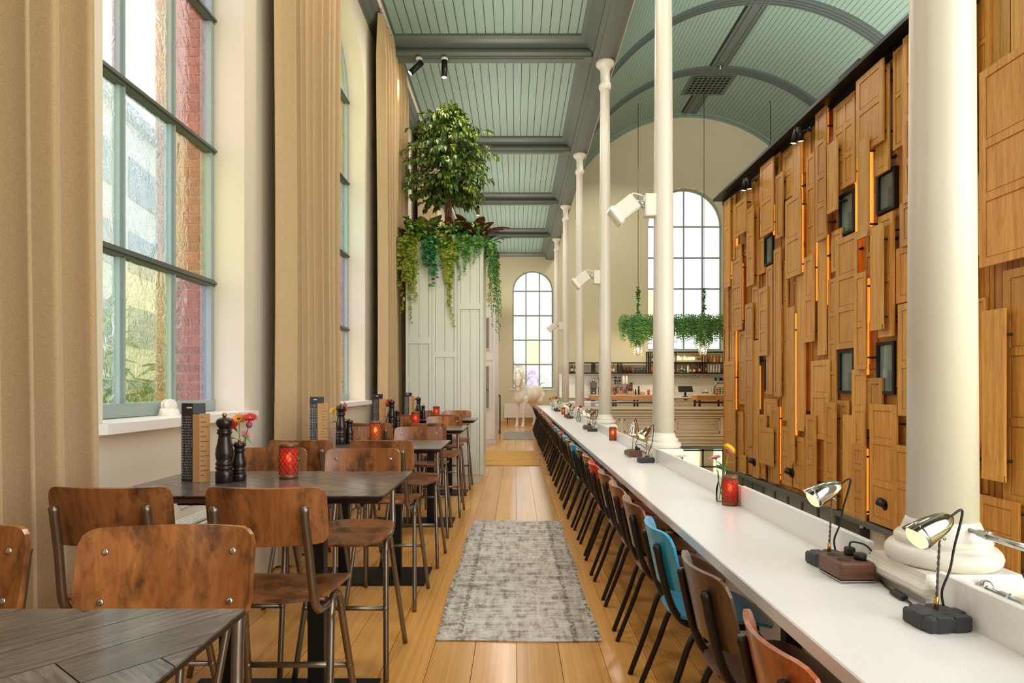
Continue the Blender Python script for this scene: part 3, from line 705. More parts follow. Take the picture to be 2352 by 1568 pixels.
for k in range(12):
    y = .75+k*1.82
    m = MB(); m.box(1.10, 1.165, y, y+.05, 0, CT-.05); m.box(.80, 1.165, y, y+.05, CT-.1, CT-.046)
    m.build('bracket', black, ct)
# ------------------------------------------------------------------ chairs
def plate_fn(W, H, r, bulge, tilt, x0, z0):
    def f(u, v):
        d = min(v, 1-v)*H; hw = W if d >= r else W-r+math.sqrt(max(0, r*r-(r-d)**2))
        y = (2*u-1)*hw; z = z0+v*H
        return (x0-tilt*v*H+bulge*y*y, y, z)
    return f
def vmap(n, r, H):   # rows denser in the rounded corners
    return n
def backplate(W, H, r, bulge, tilt, x0, z0, mat, parent, th=.012):
    m = MB(); f = plate_fn(W, H, r, bulge, tilt, x0, z0)
    vs = [0, .12*r/H, .4*r/H, r/H, .5, 1-r/H, 1-.4*r/H, 1-.12*r/H, 1]
    def g(u, v):
        k = v*(len(vs)-1); i = min(int(k), len(vs)-2); return f(u, vs[i]+(vs[i+1]-vs[i])*(k-i))
    m.grid(g, 10, len(vs)-1, th); return m.build('backrest', mat, parent)
def seatplate(L, Wd, z, drop, mat, parent, back=.82):
    m = MB()
    def g(u, v):
        x = -L/2+v*L; d = min(v, 1-v)*L; r = .09
        k = 1 if d > r else (1-(1-math.sqrt(max(0, 1-((r-d)/r)**2)))*.55)
        hw = Wd/2*k*(back+(1-back)*min(1, v*1.6)); y = (2*u-1)*hw
        zz = z-.008*math.sin(PI*v)*math.cos((2*u-1)*1.4)
        if v > .68: zz -= drop*((v-.68)/.32)**2
        return (x, y, zz)
    m.grid(g, 8, 14, .012); return m.build('seat', mat, parent)
def counter_chair():
    t = thing('dining_chair', '', 'chair')
    seatplate(.41, .39, .452, .045, ply_brown, t)
    backplate(.197, .235, .05, 1.5, .22, -.222, .562, ply_brown, t)
    for s in (-1, 1):
        pts = bez([(-.266, s*.125, .742), (-.247, s*.125, .645), (-.222, s*.128, .545), (-.19, s*.13, .47), (-.145, s*.132, .428), (-.08, s*.134, .420)], 5)+[Vector((.13, s*.14, .420))]
        m = MB().tube(pts, [.010, .0165]+[.0145]*(len(pts)-2), 9); m.build('back_tube', chair_black, t)
        pts = bez([(-.06, s*.10, .418), (-.11, s*.155, .405), (-.15, s*.178, .36), (-.20, s*.186, .22), (-.285, s*.195, .0)], 5)
        MB().tube(pts, .0125, 8).build('leg', chair_black, t)
        pts = bez([(.06, s*.10, .418), (.11, s*.155, .405), (.14, s*.172, .36), (.16, s*.178, .22), (.19, s*.186, .0)], 5)
        MB().tube(pts, .0125, 8).build('leg', chair_black, t)
    for x in (-.08, .12): MB().tube([(x, -.14, .432), (x, .14, .432)], .009, 6).build('seat_rail', chair_black, t)
    m = MB()
    for y in (-.125, .125):
        m.ball((-.226+1.5*y*y-.03, y, .70), .006, 6, 4); m.ball((-.10, y, .452), .006, 6, 4)
    tag(m.build('screws', steel, t), kind='stuff'); return t
def ply_variants(src, mats):
    base = {}
    for ch in src.children:
        nm = ch.name.split('.')[0]
        if nm in ('seat', 'backrest'): base[nm] = ch.data
    out = {}
    for k, mt in mats.items():
        out[k] = {}
        for nm, me in base.items():
            c = me.copy(); c.materials.clear(); c.materials.append(mt); out[k][me.name] = c
    return out
cc = counter_chair()
VAR = ply_variants(cc, dict(brown=ply_brown, orange=ply_orange, dark=ply_dark, red=ply_red, blue=ply_blue, mahogany=ply_mahog))
seq = ['mahogany', 'dark', 'blue', 'brown', 'orange', 'brown', 'red', 'orange', 'dark', 'blue', 'brown', 'blue', 'brown', 'orange', 'blue', 'brown', 'dark', 'red', 'brown', 'blue', 'orange', 'red', 'brown', 'dark', 'red', 'brown', 'red', 'dark', 'brown', 'orange', 'red', 'brown', 'dark', 'brown', 'orange', 'brown']
words_ = dict(brown='brown plywood', orange='orange-brown plywood', dark='dark brown plywood', red='red stained', blue='blue stained', mahogany='reddish mahogany plywood')
ordn = ['first', 'second', 'third', 'fourth', 'fifth', 'sixth', 'seventh', 'eighth', 'ninth', 'tenth', 'eleventh', 'twelfth', 'thirteenth', 'fourteenth', 'fifteenth', 'sixteenth', 'seventeenth', 'eighteenth', 'nineteenth', 'twentieth'] + ['twenty-'+q for q in ('first', 'second', 'third', 'fourth', 'fifth', 'sixth', 'seventh', 'eighth', 'ninth')] + ['thirtieth'] + ['thirty-'+q for q in ('first', 'second', 'third', 'fourth', 'fifth', 'sixth')]
CY = [1.46, 2.06, 2.63, 3.2, 3.73, 4.25]+[4.25+.525*(i+1) for i in range(30)]
for i, (y, c) in enumerate(zip(CY, seq)):
    dup(cc, (.835+R.uniform(-.012, .012), y, 0), R.uniform(-.03, .03), '%s chair, %s of the row at the white counter from the camera' % (words_[c], ordn[i]), 'chairs along the white counter', VAR[c])
for o in list(cc.children): bpy.data.objects.remove(o)
bpy.data.objects.remove(cc)
# ------------------------------------------------------------------ bar stools at the tables
def stool():
    t = thing('bar_stool', '', 'stool')
    seatplate(.40, .40, .655, .035, ply_brown, t, .86)
    backplate(.196, .195, .035, 1.3, .17, -.2, .845, ply_brown, t)
    for s in (-1, 1):
        pts = bez([(-.248, s*.145, .985), (-.238, s*.146, .93), (-.215, s*.15, .83), (-.198, s*.154, .73), (-.182, s*.158, .66), (-.15, s*.16, .62), (-.10, s*.16, .607), (-.03, s*.165, .607)], 4)
        MB().tube(pts, [.007, .0165]+[.0145]*(len(pts)-2), 9).build('back_tube', bronze, t)
        for sx, fx in ((-1, -.235), (1, .215)):
            pts = bez([(0, s*.172, .628), (sx*.035, s*.175, .615), (sx*.062, s*.178, .575), (sx*.08, s*.182, .5), (fx, s*.215, .0)], 5)
            MB().tube(pts, .0135, 9).build('leg', bronze, t)
    fx = .08+(.215-.08)*(.5-.31)/.5; m = MB().tube([(fx, -.197, .31), (fx, .197, .31)], .0115, 8)
    for s in (-1, 1): m.ball((fx, s*.193, .31), .017, 8, 5)
    m.build('foot_rail', bronze, t)
    for x in (-.09, .1): MB().tube([(x, -.165, .634), (x, .165, .634)], .009, 6).build('seat_rail', bronze, t)
    for y in (-.145, .145):
        for z in (.875, .985): MB().lathe([(.0085, 0), (.008, .003), (.004, .0045)], 8, aim((-.2+1.3*y*y-.17*(z-.845)+.0005, y, z), (1, 0, .17))).build('screw', steel, t)
        for x in (-.12, .08): MB().ball((x, y, .653), .006, 6, 4).build('screw', steel, t)
    return t
st = stool(); SV = ply_variants(st, dict(brown=ply_brown, orange=ply_orange, mahogany=ply_mahog))
TY = [1.17, 3.08, 4.90, 6.72, 8.52]     # far edge of each table
TN = ['nearest', 'second', 'third', 'fourth', 'farthest']
sw = random.Random(5)
for k, ty in enumerate(TY):
    for x, sd in ((-1.33, 'window'), (-.822, 'aisle')):
        if k > 0: dup(st, (x+sw.uniform(-.02, .02), ty-.80+sw.uniform(-.02, .02), 0), PI/2+sw.uniform(-.05, .05), 'bar stool showing its back, on the near %s side of the %s black table' % (sd, TN[k]), 'bar stools at the black tables', SV['brown'])
        dup(st, (x+.01+sw.uniform(-.02, .02), ty+.085+sw.uniform(-.02, .02), 0), -PI/2+sw.uniform(-.04, .04), 'bar stool facing the camera, far %s side of the %s black table' % (sd, TN[k]), 'bar stools at the black tables', SV['orange' if k == 0 or (k > 2 and sd == 'aisle') else 'brown'])
for o in list(st.children): bpy.data.objects.remove(o)
bpy.data.objects.remove(st)
# ------------------------------------------------------------------ tables
TH = .955
def clip(poly, x0, x1, y0, y1):
    for ax, lim, sg in ((0, x0, 1), (0, x1, -1), (1, y0, 1), (1, y1, -1)):
        out = []
        for i in range(len(poly)):
            a, b = poly[i-1], poly[i]; da, db = (a[ax]-lim)*sg, (b[ax]-lim)*sg
            if da*db < 0:
                t = da/(da-db); out.append((a[0]+(b[0]-a[0])*t, a[1]+(b[1]-a[1])*t))
            if db >= 0: out.append(b)
        poly = out
        if not poly: return []
    return poly
def table():
    t = thing('bar_table', '', 'table'); L, D = .545, .35
    m = MB(); e = .03
    m.add([(-L+e, -D+e, TH-.034), (L-e, -D+e, TH-.034), (L-e, D-e, TH-.034), (-L+e, D-e, TH-.034), (-L, -D, TH-.012), (L, -D, TH-.012), (L, D, TH-.012), (-L, D, TH-.012), (-L, -D, TH-.004), (L, -D, TH-.004), (L, D, TH-.004), (-L, D, TH-.004)],
          [(3, 2, 1, 0), (8, 9, 10, 11), (0, 1, 5, 4), (1, 2, 6, 5), (2, 3, 7, 6), (3, 0, 4, 7), (4, 5, 9, 8), (5, 6, 10, 9), (6, 7, 11, 10), (7, 4, 8, 11)])
    m.build('tabletop', mill_black, t)
    w_, n_ = .105, 4; l_ = w_*n_; ang = math.radians(-38); ca, sa = math.cos(ang), math.sin(ang)
    for i in range(-14, 15):
        for j in range(-14, 15):
            for hz in (0, 1):
                # herringbone lattice
                bx = (i+ j)*w_ + j*0; by = (j - i)*w_
                ox, oy = i*w_ + j*l_, i*w_ - j*l_
                r = [(ox, oy), (ox+l_, oy), (ox+l_, oy+w_), (ox, oy+w_)] if hz == 0 else [(ox, oy+w_), (ox+w_, oy+w_), (ox+w_, oy+w_+l_), (ox, oy+w_+l_)]
                cx, cy = sum(p[0] for p in r)/4, sum(p[1] for p in r)/4; g = .0012
                r = [(p[0]-g if p[0] > cx else p[0]+g, p[1]-g if p[1] > cy else p[1]+g) for p in r]
                q = clip([(p[0]*ca-p[1]*sa, p[0]*sa+p[1]*ca) for p in r], -L+.001, L-.001, -D+.001, D-.001)
                if len(q) < 3: continue
                ar = abs(sum(q[k-1][0]*q[k][1]-q[k][0]*q[k-1][1] for k in range(len(q))))/2
                if ar < 4e-4: continue
                c = (sum(p[0] for p in q)/len(q), sum(p[1] for p in q)/len(q))
                mm = MB(); A = ang+(PI/2 if hz == 0 else 0)
                ca2, sa2 = math.cos(-A), math.sin(-A)
                mm.prism([((p[0]-c[0])*ca2-(p[1]-c[1])*sa2, (p[0]-c[0])*sa2+(p[1]-c[1])*ca2) for p in q], -.004, 0)
                o = mm.build('plank', table_wood, t); o.location = (c[0], c[1], TH); o.rotation_euler = (0, 0, A)
    for x in (-.19, .19): MB().box(x-.035, x+.035, -.03, .03, .012, TH-.06, c=.003).build('post', black, t)
    MB().box(-.30, .30, -.22, .22, TH-.06, TH-.034).build('top_bracket', black, t)
    MB().box(-.42, .42, -.21, .21, 0, .012, c=.003).build('base_plate', black, t)
    return t
tb = table()
for k, ty in enumerate(TY):
    lab = '%s high black table with herringbone wood top, counted from the camera' % TN[k]
    if k == 0: tb.location = (-1.045, ty-.35, 0); tag(tb, lab, None, 'high black tables')
    else: dup(tb, (-1.045, ty-.35, 0), None, lab, 'high black tables')
# ------------------------------------------------------------------ things on the tables
def mill(h, name, label, loc, group):
    t = thing(name, label, 'mill', loc, 0, group); k = h; wd = .98 if h > .25 else 1.28
    p = [(.115, 0), (.125, .01), (.125, .16), (.118, .175), (.105, .18), (.105, .19), (.122, .2), (.126, .22), (.122, .235), (.108, .245), (.108, .255), (.122, .265), (.124, .285), (.114, .30), (.105, .31), (.118, .36), (.124, .42), (.118, .50), (.10, .58), (.085, .66), (.082, .70), (.09, .715), (.102, .72), (.104, .745), (.095, .755), (.095, .765), (.103, .775), (.10, .79)]
    MB().lathe([(r*k*wd, z*k*.97) for r, z in p], 24).build('body', mill_black, t)
    p = [(.07, .765), (.08, .775), (.072, .79), (.085, .80), (.108, .83), (.118, .865), (.112, .90), (.09, .93), (.04, .945), (.0, .948)]
    MB().lathe([(r*k*wd, z*k*.985) for r, z in p], 24).build('head', mill_black, t)
    MB().lathe([(.025*k, .93*k), (.022*k, .945*k), (.03*k, .955*k), (.033*k, .975*k), (.02*k, .997*k), (0, 1.0*k)], 14).build('knob', brass, t); return t
def lantern(label, loc, glassm, group, h=.158, holes=True):
    t = thing('candle_lantern', label, 'lantern', loc, 0, group); r = .041*h/.158
    rust = MATS.get('antique_copper') or plain('antique_copper', srgb(150, 106, 72), .5, .6, .25, 60)
    MB().lathe([(r*.9, .003), (r*.93, h*.12), (r*.93, h*.92)], 28, cap=False).build('glass_cup', glassm, t)
    m = MB(); m.lathe([(0, 0), (r, 0), (r, h*.12), (r*.955, h*.12)], 28, cap=False); m.lathe([(r*.955, h*.88), (r, h*.88), (r, h), (r*.55, h), (r*.55, h*.97)], 28, cap=False)
    m.build('metal_band', rust, t)
    m = MB(); nn = 12; zz0, zz1 = h*.11, h*.89
    for i in range(nn):
        for sg in (-1, 1):
            pts = []
            for j in range(9):
                a = 2*PI*(i/nn+sg*j/8*.36); pts.append((r*.985*math.cos(a), r*.985*math.sin(a), zz0+(zz1-zz0)*j/8))
            m.tube(pts, .0024*h/.158, 4, False)
    tag(m.build('lattice', rust, t), kind='stuff')
    m = MB(); m.lathe([(r*.3, .01), (r*.3, h*.45), (0, h*.46)], 12); m.build('candle', porcelain, t)
    MB().ball((0, 0, h*.60), (r*.3, r*.3, h*.13), 10, 6).build('flame_glow', flame, t)
    return t
def gerbera(m1, c, d, r, n=18, layers=2):
    """petals in m1 around centre c facing d"""
    M = aim(c, d); d = Vector(d).normalized()
    for l in range(layers):
        for i in range(n):
            a = 2*PI*(i+l*.5)/n; dr = (M.to_3x3() @ Vector((math.cos(a), math.sin(a), .18+.3*l))).normalized()
            m1.leaf(Vector(c)+dr*r*.12, dr, d, r*(1-.2*l), r*.30, .12)
def flower(t, kind, color, head, foot, r, dr):
    m = MB(); pts = bez([foot, Vector(foot).lerp(Vector(head), .5)+Vector((R.uniform(-.008, .008), R.uniform(-.008, .008), 0)), head], 5); m.tube(pts, .0022, 5)
    if kind == 'gerbera':
        M = aim(head, dr); m.lathe([(.003, -r*.35), (r*.28, -r*.05), (r*.3, 0)], 10, M)
    st_ = m.build('stem', stem_green, t); m = MB()
    if kind == 'gerbera':
        gerbera(m, head, dr, r); o = m.build('flower_head', petal[color], t)
        MB().ball(Vector(head)+Vector(dr).normalized()*.003, (r*.22, r*.22, r*.12), 8, 5).build('flower_eye', petal['orange'] if color != 'orange' else mill_black, o)
    elif kind == 'rose':
        for l in range(4):
            for i in range(5):
                a = 2*PI*(i/5+l*.13); rr_ = r*(.35+.2*l)
                def g(u, v, a=a, rr_=rr_): 
                    b = a+(u-.5)*1.5; q = rr_*(.55+.45*v**.6)*(1+.12*v*v); return (head[0]+q*math.cos(b), head[1]+q*math.sin(b), head[2]-r*.5+v*r*(1.5-.18*l)-abs(u-.5)**2*r*1.2*v)
                m.grid(g, 4, 4, .0006)
        m.build('flower_head', petal[color], t)
    else:
        m.ball(head, (r, r, r*1.1), 12, 8); o = m.build('flower_head', petal[color], t)
        m = MB()
        for i in range(4): a = i*PI/2; m.leaf(Vector(head)-Vector((0, 0, r)), (math.cos(a), math.sin(a), 1.2), (0, 0, 1), r*2, r*.9, -.2)
        m.build('sepals', LG['fresh'], o)
def vase(label, loc, flowers, leaves, group, h=.16, r=.032):
    t = thing('flower_vase', label, 'vase', loc, 0, group)
    p = [(r*.9, 0), (r*.95, .004), (r, h*.12), (r, h*.3), (r*.92, h*.45), (r*.62, h*.66), (r*.55, h*.8), (r*.6, h*.95), (r*.78, h*.99), (r*.8, h)]
    MB().lathe(p, 20, cap=False).lathe([(r*.93, .004), (0, .004)], 20, cap=False).build('glass', vase_glass, t)
    for kind, color, hd, rr_, dr in flowers: flower(t, kind, color, hd, (-hd[0]*.25, -hd[1]*.25, .012), rr_, dr)
    for p, d, L, Wd, mt in leaves: MB().leaf(p, d, (0, 0, 1), L, Wd, .25).build('leaf', LG[mt], t)
    return t
def menu(label, loc, rz):
    t = thing('menu_card', label, 'menu', loc, rz, 'folded menus on the black tables')
    H = .34
    m = MB(); m.box(-.058, -.0, -.001, .0005, 0, H, TM((0, 0, 0), (0, 0, math.radians(-14)))); m.box(0, .05, -.0005, .001, H*.0, H, TM((0, 0, 0), (0, 0, math.radians(35))))
    m.build('black_cover', card_black, t)
    m = MB(); m.box(.002, .032, -.0045, -.0035, .0, H*.86, TM((0, 0, 0), (0, 0, math.radians(-10)))); m.box(.0, .042, -.0005, .001, .0, H*.87, TM((.032, -.0095, 0), (0, 0, math.radians(22))))
    m.build('kraft_page', card_tan, t)
    rows = 'COIKENS COIENSE BRADREN BAAPZER CAECHLE MULTURE TOURGTL BNBAAEE BONGBCE AUKADRA ENCDDRE EABMOOE BAISEJO BLEDTIE SOUJOUS BONAVEE METIENA ENLBUTE CHANTJE SANBOUS BRCELSO BODIDES LNDADOL TICORNE'.split()
    cu = bpy.data.curves.new('grid_letters', 'FONT'); cu.body = '\n'.join('  '.join(q) for q in rows); cu.size = .0108; cu.space_line = 1.45; cu.offset = .00015; cu.resolution_u = 1
    tmp = bpy.data.objects.new('tmp', cu); COL.objects.link(tmp); dg = bpy.context.evaluated_depsgraph_get(); me = bpy.data.meshes.new_from_object(tmp.evaluated_get(dg)); bpy.data.objects.remove(tmp)
    me.materials.clear(); me.materials.append(print_white)
    xs = [v.co.x for v in me.vertices]; ys = [v.co.y for v in me.vertices]; sx = .05/(max(xs)-min(xs)); sy = H*.80/(max(ys)-min(ys))
    for v in me.vertices: v.co.x = (v.co.x-min(xs))*sx; v.co.y = (v.co.y-min(ys))*sy
    o = bpy.data.objects.new('grid_letters', me); COL.objects.link(o); o.parent = t
    o.matrix_local = Matrix.Rotation(math.radians(-14), 4, 'Z') @ Matrix.Translation((-.054, -.0016, .012)) @ Matrix.Rotation(PI/2, 4, 'X')
    m = MB(); m.box(-.030, -.004, -.0018, -.0009, H-.022, H-.016, TM((0, 0, 0), (0, 0, math.radians(-14)))); m.build('cover_title', print_white, t)
    m = MB()
    for k in range(13): m.box(.005, .005+.012+.010*((k*7) % 3), -.0012, -.0004, H*.82-k*.021, H*.82-k*.021+.0025, TM((.032, -.0095, 0), (0, 0, math.radians(22))))
    tag(m.build('page_text', print_dark, t), kind='stuff')
    return t
fl_sets = [
 ([('rose', 'red', (-.03, -.01, .235), .03, (0, 0, 1)), ('gerbera', 'orange', (.0, .01, .262), .036, (.1, -.7, .9)), ('gerbera', 'red', (.055, 0, .268), .036, (.2, -.5, .9)), ('bud', 'purple', (.06, -.02, .238), .014, (0, 0, 1)), ('gerbera', 'pink', (.03, .02, .19), .03, (.5, -.3, .8))],
  [((0, 0, .17), (-1, -.2, .25), .075, .04, 'fresh'), ((.01, 0, .19), (1, -.2, -.45), .08, .022, 'deep'), ((0, 0, .2), (-.4, -.5, .8), .06, .02, 'fresh')]),
 ([('gerbera', 'yellow', (-.05, -.01, .235), .034, (-.4, -.7, .5)), ('gerbera', 'red', (-.005, 0, .24), .03, (0, -.7, .7)), ('bud', 'purple', (.035, 0, .275), .016, (0, 0, 1)), ('rose', 'red', (.03, -.01, .235), .022, (0, 0, 1))],
  [((-.01, 0, .15), (-1, -.3, .1), .07, .045, 'fresh'), ((0, 0, .15), (-.3, -.8, .2), .06, .04, 'fresh'), ((.02, 0, .17), (1, -.3, .05), .07, .02, 'fresh'), ((.04, 0, .27), (-.3, 0, 1), .05, .016, 'fresh')]),
 ([('gerbera', 'red', (-.01, 0, .255), .035, (-.1, -.8, .5)), ('rose', 'red', (-.02, -.01, .22), .026, (0, 0, 1)), ('gerbera', 'yellow', (.045, 0, .245), .034, (.3, -.1, .9))], [((.03, 0, .2), (1, 0, .2), .05, .02, 'fresh')]),
 ([('gerbera', 'red', (-.02, 0, .25), .03, (-.2, -.6, .8)), ('gerbera', 'red', (.02, 0, .26), .03, (.1, -.6, .8)), ('rose', 'red', (.035, -.01, .225), .024, (0, 0, 1))], [((-.02, 0, .2), (-1, 0, .3), .05, .02, 'fresh')]),
]
fdesc = ['red and orange flowers', 'a yellow gerbera and red flowers', 'red flowers and one yellow gerbera', 'three red flowers']
for k in range(1, 5):
    dy = TY[k]-TY[1]; n = TN[k]; j = lambda: R.uniform(-.015, .015)
    menu('folded black menu with white letter grid and kraft pages on the %s table' % n, (-1.40-(.03 if k == 2 else 0)+.02*(k > 2), 2.74+dy, TH), [0, 0, .12, .3, .3][k])
    mill(.30, 'pepper_mill', 'tall dark turned pepper mill on the %s table' % n, (-1.262+j(), 2.72+dy, TH), 'tall pepper mills')
    mill(.185, 'salt_mill', 'short dark turned salt mill on the %s table' % n, (-1.205+j()*.5, 2.77+dy, TH), 'short salt mills')
    f, l = fl_sets[k-1]
    vase('clear glass vase with %s on the %s table' % (fdesc[k-1], n), (-1.275 if k == 1 else -1.31, 2.90+dy, TH), f, l, 'flower vases')
    lantern('red patterned candle lantern on the %s black table' % n, (-1.02-.02*(k > 1)+j()*.5, 2.83+dy+.02*k, TH), red_glass if k != 2 else amber_glass, 'candle lanterns on the tables')
# ------------------------------------------------------------------ things on the white counter
def bike_lamp(label, loc, rz, headtilt=(-.75, -.5, -.42), old=True, sc=1):
    t = thing('desk_lamp', label, 'lamp', loc, rz, 'bicycle-light lamps on the counter')
    w_, d_, h_ = .062, .05, .04
    MB().box(-w_, w_, -d_, d_, 0, h_, c=.006).build('base', rubber, t)
    for x in (-.022, .026):
        MB().box(x-.017, x+.017, -d_-.002, d_+.002, -.0+.001, h_+.0022, c=.002).build('strap', rubber, t)
    for y in (-.006,): MB().box(-w_-.002, w_+.002, y-.018, y+.018, .001, h_+.0032, c=.002).build('strap', rubber, t)
    sx, sy = .004, .008; top = Vector((sx+.012, sy, .236))
    MB().cyl((sx, sy, h_), (sx+.002, sy, h_+.035), .006, 8).build('socket', brass, t)
    m = MB()
    for ph in (0, PI):
        pts = [Vector((sx+.002, sy, h_+.03)).lerp(top, i/30)+Vector((math.cos(ph+i*1.1), math.sin(ph+i*1.1), 0))*.0018 for i in range(31)]
        m.tube(pts, .0023, 5)
    m.build('twisted_stem', dark_steel, t)
    m = MB().ball(top, .008, 8, 6); m.cyl(top+Vector((-.004, -.012, 0)), top+Vector((.004, .014, 0)), .005, 6); m.cyl(top, top+Vector((.012, -.004, -.012)), .0035, 5); m.build('clamp', steel, t)
    d = Vector(headtilt).normalized(); c = top+d*.040+Vector((0, 0, .030)); M = aim(c, d); mt = aged_chrome if old else chrome
    h = MB().lathe([(0, -.078), (.010, -.075), (.019, -.064), (.027, -.043), (.033, -.012), (.036, .022), (.0365, .034), (.034, .034)], 24, M).build('lamp_shade', mt, t)
    m = MB()   # peaked visor over the lens
    def vz(u, v):
        a = PI*(u)+0; q = .0375+.001*v; L = .022*math.sin(PI*u)*v
        p = Vector((q*math.cos(a), q*math.sin(a), .030+L)); return M @ Matrix.Rotation(vis, 4, 'Z') @ p
    loc_up = (M.to_3x3().inverted() @ Vector((0, 0, 1))); vis = math.atan2(loc_up.y, loc_up.x)-PI/2
    m.grid(vz, 12, 3, .001); m.build('visor', mt, h)
    MB().lathe([(.034, .030), (.031, .040), (.022, .046), (0, .049)], 20, M).build('lens', lens_warm, h)
    p0 = c-d*.07
    MB().tube(bez([p0, p0-d*.03+Vector((.012, .0, .004)), (.066, .018, .20), (.055, .02, .14), (.034, .022, .085), (.036, .02, h_+.006)], 6), .0032, 6).build('cable', black_soft, t)
    return t
def power_box(label, loc, rz=0):
    t = thing('power_box', label, 'power box', loc, rz, 'walnut power boxes')
    MB().box(-.058, .058, -.07, .07, .008, .066, c=.007).build('body', walnut, t)
    MB().box(-.056, .056, -.068, .068, .004, .0085).build('bottom_plate', steel, t)
    for x in (-.045, .045):
        for y in (-.056, .056): MB().lathe([(.003, 0), (.005, .002), (.005, .005)], 8, TM((x, y, 0))).build('foot', black_soft, t)
    for x, y in ((-.026, -.03), (-.026, .03), (.028, -.03), (.028, .03)):
        s_ = MB().lathe([(.021, .066), (.021, .0668), (.019, .0668), (.018, .0662), (0, .0662)], 18, TM((x, y, 0)), cap=False).build('socket', black_soft, t)
    MB().box(.014, .042, .016, .044, .0665, .092, c=.004).tube(bez([(.028, .03, .09), (.034, .03, .108), (.075, .02, .10), (.118, .03, .06)], 6), .0032, 6).build('plug', black_soft, t)
    MB().lathe([(.017, .0665), (.019, .074), (.019, .084), (.016, .086)], 14, TM((.03, -.028, 0))).build('plug', black_soft, t)
    return t
sets = [(1.94, .0), (5.59, 0), (9.24, 0), (12.89, 0), (16.54, 0)]
where = ['nearest', 'second', 'third', 'fourth', 'fifth']
for i, (y, _) in enumerate(sets):
    bike_lamp('bullet-shaped bicycle-light lamp on a strapped black block, on the near side of the %s column' % where[i], (1.098 if i == 0 else 1.08, y-.295 if i == 0 else y-.36, CT), .12, [(-.9, -.02, -.45), (-.75, -.25, -.6), (-.85, -.1, -.35), (-.8, -.3, -.45), (-.8, -.3, -.4)][i], True)
    power_box('walnut power box with four sockets on the counter by the %s column' % where[i], (1.085 if i == 0 else 1.06, y+.13 if i == 0 else y+.05, CT), .03)
    if i < 4: bike_lamp('chrome bicycle-light lamp behind the power box at the %s column' % where[i], (1.10 if i == 0 else 1.08, y+.275 if i == 0 else y+.25, CT), .1, [(-.87, .12, -.45), (-.2, -.1, -.95), (-.8, -.2, -.5), (-.7, -.4, -.4)][i], False)
m = MB(); m.tube(bez([(1.165, 2.02, CT+.006), (1.15, 1.96, CT+.006), (1.138, 1.905, CT+.009)], 5), .0032, 6)
m.box(-.011, .011, -.032, .032, -.008, .008, TM((1.134, 1.868, CT+.0095), (0, 0, -.06)), c=.003); m.tube(bez([(1.133, 1.835, CT+.008), (1.128, 1.79, CT+.005), (1.118, 1.735, CT+.005), (1.11, 1.705, CT+.006)], 5), .0032, 6)
tag(m.build('inline_switch_cable', black_soft), 'black cable with an inline switch lying before the nearest column base', 'cable')
f = [('gerbera', 'pink', (-.04, -.03, .24), .035, (-.3, -.1, 1)), ('gerbera', 'yellow', (.05, .02, .285), .038, (.4, -.5, .7)), ('bud', 'purple', (.038, -.02, .272), .014, (0, 0, 1))]
l = [((.02, 0, .20), (1, -.2, .5), .06, .02, 'fresh'), ((.01, 0, .17), (-.5, 0, 1), .08, .022, 'fresh'), ((.01, 0, .17), (1, -.2, .1), .06, .02, 'deep'), ((.03, 0, .26), (-.2, 0, 1), .05, .016, 'deep'), ((0, 0, .19), (.6, -.5, .3), .05, .018, 'fresh')]
vase('glass vase with one pink and one yellow gerbera beside the red lantern on the counter', (1.125, 3.45, CT), f, l, 'flower vases on the counter', .165, .03)
lantern('red lattice candle lantern on the white counter between nearest two columns', (1.135, 3.34, CT), red_glass, 'lanterns on the counter')
lantern('amber rust candle lantern on the counter between the second and third columns', (1.14, 7.4, CT), amber_glass, 'lanterns on the counter')
lantern('small amber candle lantern on the counter between the fourth and fifth columns', (1.09, 14.4, CT), amber_glass, 'lanterns on the counter')
vase('glass vase with a red rose and yellow gerbera, on the counter past the third column', (1.13, 11.3, CT), [('rose', 'red', (.03, 0, .27), .03, (0, 0, 1)), ('gerbera', 'yellow', (.04, .02, .34), .035, (0, -.2, 1)), ('gerbera', 'pink', (-.05, 0, .27), .035, (-.2, -.3, .8)), ('bud', 'purple', (-.08, 0, .26), .014, (0, 0, 1)), ('gerbera', 'pink', (.07, 0, .25), .03, (.5, -.4, .6))],
     [((0, 0, .17), (-.4, -.6, .5), .09, .06, 'fresh'), ((.02, 0, .17), (1, -.3, .4), .1, .06, 'fresh'), ((.02, -.02, .16), (.6, -.6, -.1), .08, .05, 'fresh'), ((0, 0, .2), (0, -.6, .8), .08, .04, 'fresh')], 'flower vases on the counter', .19, .036)
vase('small vase of dark red and orange flowers near the far counter end', (1.02, 17.1, CT), [('gerbera', 'orange', (0, 0, .33), .05, (0, -.8, .5)), ('rose', 'red', (.08, 0, .33), .04, (0, 0, 1)), ('gerbera', 'red', (-.08, 0, .31), .035, (-.3, -.6, .6))], [((0, 0, .2), (.6, -.3, .5), .1, .04, 'deep')], 'flower vases on the counter', .2, .04)
